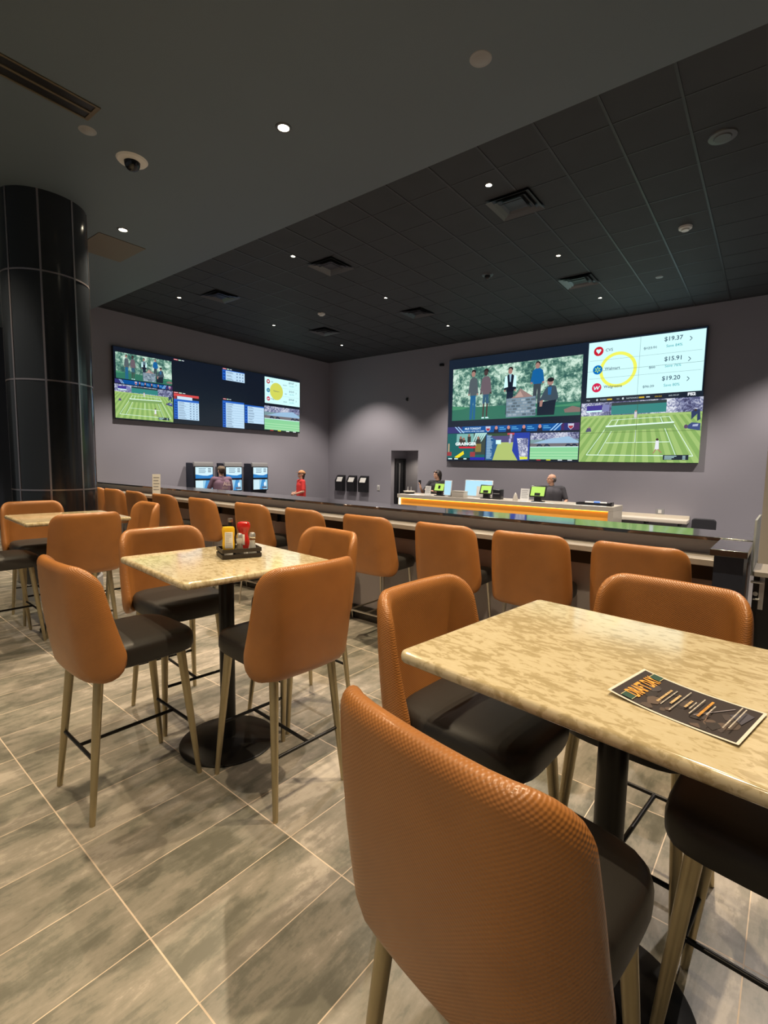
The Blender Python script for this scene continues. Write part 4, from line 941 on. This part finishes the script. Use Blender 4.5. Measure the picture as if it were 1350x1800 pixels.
# ---------------------------------------------------------------- condiment rack
CX, CY, CZ = -2.325, 1.660, 1.052
CR = math.atan2(.18, .070)          # long side runs along this direction
ex, ey = Vector((math.cos(CR), math.sin(CR), 0)), Vector((-math.sin(CR), math.cos(CR), 0))
t = thing('condiment_rack', 'low brown black rack holding condiments on the middle table', 'rack', (CX, CY, CZ), CR)
obj('tray', boxes((-.105, .105, -.07, .07, .0, .006)), M['dark_tin'], t, False)
for z in (.004, .034): obj('rail', boxes((-.108, .108, -.073, -.068, z, z+.020), (-.108, .108, .068, .073, z, z+.020), (-.108, -.103, -.068, .068, z, z+.020), (.103, .108, -.068, .068, z, z+.020)), M['dark_tin'], t, False)
bm = bmesh.new()
for a in (-1, 1):
    for b in (-1, 1): tube(bm, (a*.100, b*.063, .006), (a*.100, b*.063, .05), .004, n=8)
obj('corner_post', bm, M['dark_tin'], t)
def cpos(a, b): q = Vector((CX, CY, CZ+.006)) + ex*a + ey*b; return q
def squeeze(name, a, b, m, label, cat, prof, rz=0, sx=.034, sy=.022, labelm=None):
    q = cpos(a, b); t = thing(name, label, cat, q, rz)
    rows = []
    for s, z in prof: rows.append([(x, y, z) for x, y in rrect(sx*s, sy*s, min(sx, sy)*s*.85, 6)])
    bm = bmesh.new(); rings(bm, rows, len(rows[0])); obj('bottle_body', bm, m, t)
    return t
t = squeeze('mustard_bottle', -.062, -.022, M['mustard'], 'yellow mustard bottle standing upside down in the rack', 'bottle', [(.62, .028), (.8, .034), (.93, .05), (.97, .07), (.92, .09), (.90, .105), (.97, .125), (1, .145), (.97, .158), (.85, .166), (.4, .168)], CR-.28)
obj('cap', (lambda b: (lathe(b, [(0, 0), (.022, 0), (.024, .028), (0, .03)], 24), b)[1])(bmesh.new()), M['white_plastic'], t)
lb = obj('back_label', boxes((-.018, .024, -.0225, -.0185, .050, .140), bev=.001), M['paper'], t)
bm = bmesh.new()
for k in range(9): box(bm, -.013, .004 if 3 <= k <= 5 else .017, -.0232, -.0224, .130-k*.009, .132-k*.009)
obj('printed_lines', bm, M['grey_plastic'], lb, False)
t = squeeze('ketchup_bottle', .035, .028, M['ketchup'], 'red ketchup bottle standing upside down behind the shakers', 'bottle', [(.60, .028), (.75, .036), (.9, .055), (.85, .08), (.68, .105), (.62, .118), (.8, .135), (1.0, .152), (1.03, .168), (.9, .180), (.5, .186)], CR-.28, .036, .024)
obj('cap', (lambda b: (lathe(b, [(0, 0), (.022, 0), (.024, .028), (0, .03)], 24), b)[1])(bmesh.new()), M['white_plastic'], t)
obj('front_label', boxes((-.030, .006, -.0235, -.0195, .055, .115), bev=.003), M['paper'], t)
for nm, a, b, fill, lab, fh in (('pepper_shaker', -.005, -.035, 'pepper', 'glass pepper shaker with chrome lid beside the mustard', .07), ('salt_shaker', .068, -.030, 'salt', 'glass salt shaker with chrome lid at right end of the rack', .085)):
    t = thing(nm, lab, 'shaker', cpos(a, b), CR)
    bm = bmesh.new(); lathe(bm, [(0, 0), (.025, 0), (.0255, .006), (.0150, .080), (.0180, .088), (.0185, .096), (.0145, .104), (.0135, .106), (0, .106)], 10); obj('glass_body', bm, M['glass'], t)
    bm = bmesh.new(); lathe(bm, [(0, .004), (.0235, .004), (.0235-.0098*fh/.08, fh), (0, fh)], 10); obj('contents', bm, M[fill], t)
    bm = bmesh.new(); lathe(bm, [(.0150, .103), (.0175, .104), (.0175, .118), (.0125, .128), (0, .131)], 20); obj('shaker_lid', bm, M['steel'], t)
t = thing('sauce_bottle', 'dark sauce bottle with round metal cap behind the ketchup', 'bottle', cpos(-.035, .045), 0)
bm = bmesh.new(); lathe(bm, [(0, 0), (.026, 0), (.028, .01), (.028, .10), (.024, .125), (.012, .15), (.0105, .185), (0, .185)], 24); obj('bottle_body', bm, M['black_plastic'], t)
bm = bmesh.new(); lathe(bm, [(0, .185), (.013, .185), (.014, .192), (.013, .205), (0, .207)], 20); obj('cap', bm, M['chrome_leg'], t)

# ---------------------------------------------------------------- people
def capsule(bm, p0, r0, p1, r1, n=14, sx=1.0, axis=None):
    p0, p1 = Vector(p0), Vector(p1); d = p1-p0; L_ = d.length or 1e-6; q = d.to_track_quat('Z', 'Y'); rows = []
    for k in range(5): a = -PI/2 + PI/2*k/5; rows.append((r0*math.cos(a), r0*math.sin(a)))
    rows.append((r0, 0)); rows.append((r1, L_))
    for k in range(1, 5): a = PI/2*k/5; rows.append((r1*math.cos(a), L_ + r1*math.sin(a)))
    vs = []
    for r, z in rows[1:]: vs.append([bm.verts.new(p0 + q @ Vector((r*math.cos(2*PI*i/n), r*math.sin(2*PI*i/n), z))) for i in range(n)])
    b = bm.verts.new(p0 + q @ Vector((0, 0, -r0))); t = bm.verts.new(p0 + q @ Vector((0, 0, L_+r1)))
    for A, B in zip(vs, vs[1:]):
        for i in range(n): bm.faces.new((A[i], A[(i+1) % n], B[(i+1) % n], B[i]))
    for i in range(n): bm.faces.new((vs[0][(i+1) % n], vs[0][i], b)); bm.faces.new((vs[-1][i], vs[-1][(i+1) % n], t))
def ellipsoid(bm, c, rx, ry, rz, mtx=None, n=20):
    r = bmesh.ops.create_uvsphere(bm, u_segments=n, v_segments=n//2+2, radius=1); m = Matrix.Translation(c) @ Matrix.Diagonal((rx, ry, rz, 1))
    bmesh.ops.transform(bm, matrix=(mtx @ m) if mtx is not None else m, verts=r['verts'])
def fused(bm, name, m, parent, vox=.009, sm=4):
    me = bpy.data.meshes.new(name); bm.to_mesh(me); bm.free(); o = bpy.data.objects.new(name, me); COL.objects.link(o)
    r = o.modifiers.new('r', 'REMESH'); r.mode = 'VOXEL'; r.voxel_size = vox; s = o.modifiers.new('s', 'SMOOTH'); s.iterations = sm; s.factor = .5
    dg = bpy.context.evaluated_depsgraph_get(); nm = bpy.data.meshes.new_from_object(o.evaluated_get(dg)); o.modifiers.clear(); old = o.data; o.data = nm; nm.name = name; bpy.data.meshes.remove(old)
    for p in nm.polygons: p.use_smooth = True
    nm.materials.clear(); nm.materials.append(m); o.parent = parent; return o
def person(label, x, y, rz, H, skin, shirt, pants, hair, hairstyle, head=(0, 0, 0), armL=None, armR=None, cap=None, slim=1.0):
    """faces +Y; arm = (elbow, wrist, fingertip direction) in body space"""
    t = thing('person', label, 'person', (x, y, -.3), rz); k = H/1.75; V = lambda a, b, c: Vector((a*k, b*k, c*k))
    S = {s: V(s*.185*slim, 0, 1.43) for s in (-1, 1)}
    arms = {-1: armL or (V(-.25, -.02, 1.13), V(-.25, .10, .90), Vector((0, .2, -1))), 1: armR or (V(.25, -.02, 1.13), V(.25, .10, .90), Vector((0, .2, -1)))}
    b = bmesh.new()
    def torso(b, e):
        for s in (-1, 1):
            capsule(b, V(s*.07*slim, 0, .98), .105*k*slim+e, V(s*.085*slim, 0, 1.32), .10*k*slim+e); capsule(b, V(s*.03, 0, 1.40), .075*k+e, S[s]+V(-s*.02, 0, 0), .055*k+e)
        capsule(b, V(0, .02, 1.0), .11*k*slim+e, V(0, .025, 1.32), .105*k*slim+e)
    torso(b, 0)
    capsule(b, V(0, -.01, 1.42), .062*k, V(0, .005, 1.55), .056*k)
    for s in (-1, 1):
        hp, kn, an = V(s*.09, 0, .92), V(s*.10, .01, .50), V(s*.10, -.02, .09)
        capsule(b, hp, .085*k, kn, .055*k); capsule(b, kn, .055*k, an, .037*k); capsule(b, an-V(0, 0, .04), .035*k, an+V(0, .15, -.055), .028*k)
        e_, w_, fd = arms[s]
        capsule(b, S[s], .050*k, e_, .038*k); capsule(b, e_, .038*k, w_, .026*k)
        f = fd.normalized(); side = f.cross(Vector((s, .3, .2))).normalized(); up = side.cross(f)
        palm = w_ + f*.05*k; capsule(b, w_, .024*k, palm, .028*k)
        capsule(b, palm-side*.022*k, .018*k, palm+side*.022*k, .018*k)
        for q in range(4):
            o_ = side*(q-1.5)*.020*k; l_ = (.034, .040, .037, .030)[q]*k; p1 = palm+o_+f*.022*k; p2 = p1+f*l_+up*.008; p3 = p2+f*l_*.6+up*.022*k
            capsule(b, p1, .0095, p2, .009, 8); capsule(b, p2, .009, p3, .008, 8)
        th = palm - side*.035*k - f*.02*k; capsule(b, th, .011, th - side*.02*k + f*.035*k + up*.02, .009, 8)
    # head
    HM = Matrix.Translation(V(0, .01, 1.55)) @ Matrix.Rotation(head[2], 4, 'Z') @ Matrix.Rotation(head[0], 4, 'X') @ Matrix.Rotation(head[1], 4, 'Y') @ Matrix.Scale(k, 4)
    ellipsoid(b, (0, -.005, .115), .076, .095, .088, HM); ellipsoid(b, (0, .028, .055), .058, .068, .070, HM); ellipsoid(b, (0, .072, .012), .026, .024, .022, HM)
    ellipsoid(b, (0, .100, .068), .011, .018, .020, HM, 12); ellipsoid(b, (0, .092, .092), .008, .014, .026, HM, 12)
    ellipsoid(b, (0, .086, .112), .050, .012, .010, HM, 12); ellipsoid(b, (0, .090, .034), .024, .009, .008, HM, 12)
    for s in (-1, 1): ellipsoid(b, (s*.078, -.002, .075), .010, .020, .030, HM, 12); ellipsoid(b, (s*.040, .066, .062), .018, .018, .016, HM, 12)
    body = fused(b, 'body', skin, t, .0085)
    for s in (-1, 1):
        b = bmesh.new(); ellipsoid(b, (s*.030, .088, .090), .010, .007, .006, HM, 10); obj('eye', b, M['black_plastic'], body)
    b = bmesh.new(); ellipsoid(b, (0, .0985, .036), .021, .004, .0045, HM, 10); obj('mouth', b, mat('lips', (.35, .10, .09), .5), body)
    # shirt
    b = bmesh.new(); torso(b, .014); capsule(b, V(0, -.01, 1.41), .068*k, V(0, -.005, 1.475), .066*k)
    for s in (-1, 1): e_ = arms[s][0]; capsule(b, S[s], .062*k, S[s].lerp(e_, .82), .054*k)
    fused(b, 'shirt', shirt, t, .010)
    b = bmesh.new(); capsule(b, V(-.05, 0, .93), .125*k, V(.05, 0, .93), .125*k)
    for s in (-1, 1): capsule(b, V(s*.09, 0, .92), .098*k, V(s*.10, .01, .50), .068*k); capsule(b, V(s*.10, .01, .50), .068*k, V(s*.10, -.02, .11), .055*k)
    fused(b, 'trousers', pants, t, .012)
    for s in (-1, 1):
        b = bmesh.new(); an = V(s*.10, -.02, .05); capsule(b, an+V(0, -.02, 0), .046*k, an+V(0, .17, -.012), .036*k); o = fused(b, 'shoe', M['shoe'], t, .01, 2)
    # hair
    b = bmesh.new()
    if hairstyle == 'short':
        ellipsoid(b, (0, -.018, .122), .081, .094, .090, HM); ellipsoid(b, (0, -.045, .085), .078, .060, .075, HM)
    elif hairstyle == 'mop':
        ellipsoid(b, (0, -.022, .130), .086, .092, .084, HM); ellipsoid(b, (0, -.055, .08), .088, .062, .11, HM); ellipsoid(b, (0, -.062, .01), .075, .045, .08, HM)
        for s in (-1, 1): ellipsoid(b, (s*.042, .062, .160), .034, .026, .024, HM, 12); ellipsoid(b, (s*.078, .0, .10), .016, .045, .05, HM, 12)
    elif hairstyle == 'long':
        ellipsoid(b, (0, -.02, .125), .084, .094, .088, HM); ellipsoid(b, (0, -.055, .04), .078, .050, .13, HM)
    elif hairstyle == 'balding':
        ellipsoid(b, (0, -.050, .080), .080, .055, .070, HM)
        for s in (-1, 1): ellipsoid(b, (s*.074, -.015, .095), .012, .040, .032, HM, 12)
    fused(b, 'hair', hair, t, .007, 3)
    if cap:
        b = bmesh.new(); ellipsoid(b, (0, -.008, .135), .088, .105, .075, HM); bmesh.ops.bisect_plane(b, geom=b.verts[:]+b.edges[:]+b.faces[:], plane_co=HM @ Vector((0, 0, .118)), plane_no=(HM.to_3x3() @ Vector((0, 0, -1))), clear_outer=True)
        vs = []
        for i in range(13):
            a = PI*i/12; vs.append((HM @ Vector((.075*math.cos(a), .072+.095*math.sin(a), .118-.012*math.sin(a))), HM @ Vector((.075*math.cos(a), .072+.095*math.sin(a), .124-.012*math.sin(a)))))
        lo = [b.verts.new(p[0]) for p in vs]; hi = [b.verts.new(p[1]) for p in vs]; b.faces.new(lo[::-1]); b.faces.new(hi)
        for i in range(12): b.faces.new((lo[i], lo[i+1], hi[i+1], hi[i]))
        obj('cap', b, cap, t)
    return t, HM, k
# man at the middle kiosk, seen from behind
t, HM, k = person('person in plum shirt and camouflage cap facing the middle kiosk, seen from behind', -10.65, 7.12, D(82), 1.77, M['skin2'], M['purple_shirt'], M['denim'], M['hair_brown'], 'short', (0, 0, .1),
    armL=(Vector((-.30, .08, 1.20)), Vector((-.12, .26, 1.34)), Vector((.3, .1, 1))), armR=(Vector((.27, .02, 1.15)), Vector((.22, .26, 1.10)), Vector((0, 1, 0))), cap=M['camo'], slim=1.12)
i = Img(); i.dz = .0002; i.text('ALL', .05, .04, .085, (.80, .62, .56), 'c', .04, w=.20)
for q in range(2): i.rect(-.08, -.01-.03*q, .08, .006-.03*q, (.45, .32, .30))
i.build('back_print', [M['print']], t, Matrix(((1, 0, 0, .02), (0, 0, -1, -.145), (0, 1, 0, 1.26), (0, 0, 0, 1))))
# woman in red looking up to the left
person('person in red shirt and tan cap near the room corner, looking up', -10.0, 9.15, D(158), 1.68, M['skin2'], M['red_shirt'], M['denim'], M['hair_brown'], 'long', (.25, 0, .12),
    armL=(Vector((-.24, .03, 1.12)), Vector((-.10, .20, 1.05)), Vector((1, .3, .1))), armR=(Vector((.25, .0, 1.10)), Vector((.10, .22, 1.02)), Vector((-1, .3, 0))), cap=M['tan_cap'], slim=.92)
# cashiers behind the desk
t, HM, k = person('person in black shirt with shaggy dark hair and raised arms behind the desk, left', -6.85, 11.05, D(188), 1.74, M['skin2'], M['black_shirt'], M['denim'], M['hair_dark'], 'mop', (-.05, 0, -.75),
    armL=(Vector((-.27, .10, 1.16)), Vector((.06, .34, 1.22)), Vector((1, .1, .2))), armR=(Vector((.38, .10, 1.14)), Vector((.34, .32, 1.30)), Vector((.1, .1, 1))), slim=1.12)
b = boxes((-.035, .035, -.01, .01, 0, .11), bev=.004); o = tag(obj('phone', b, M['black_plastic']), 'small black phone held up by the cashier at left', 'phone'); o.location = (-7.15, 10.66, 1.08)
person('person with thinning hair in charcoal and black polo shirt behind the desk, right', -3.84, 11.0, D(194), 1.72, M['skin'], M['grey_shirt'], M['denim'], M['hair_grey'], 'balding', (0, 0, -1.15),
    armL=(Vector((-.33, .05, 1.15)), Vector((-.30, .24, 1.06)), Vector((.1, 1, -.1))), armR=(Vector((.31, .06, 1.15)), Vector((.22, .30, 1.08)), Vector((-.1, 1, -.1))), slim=1.32)
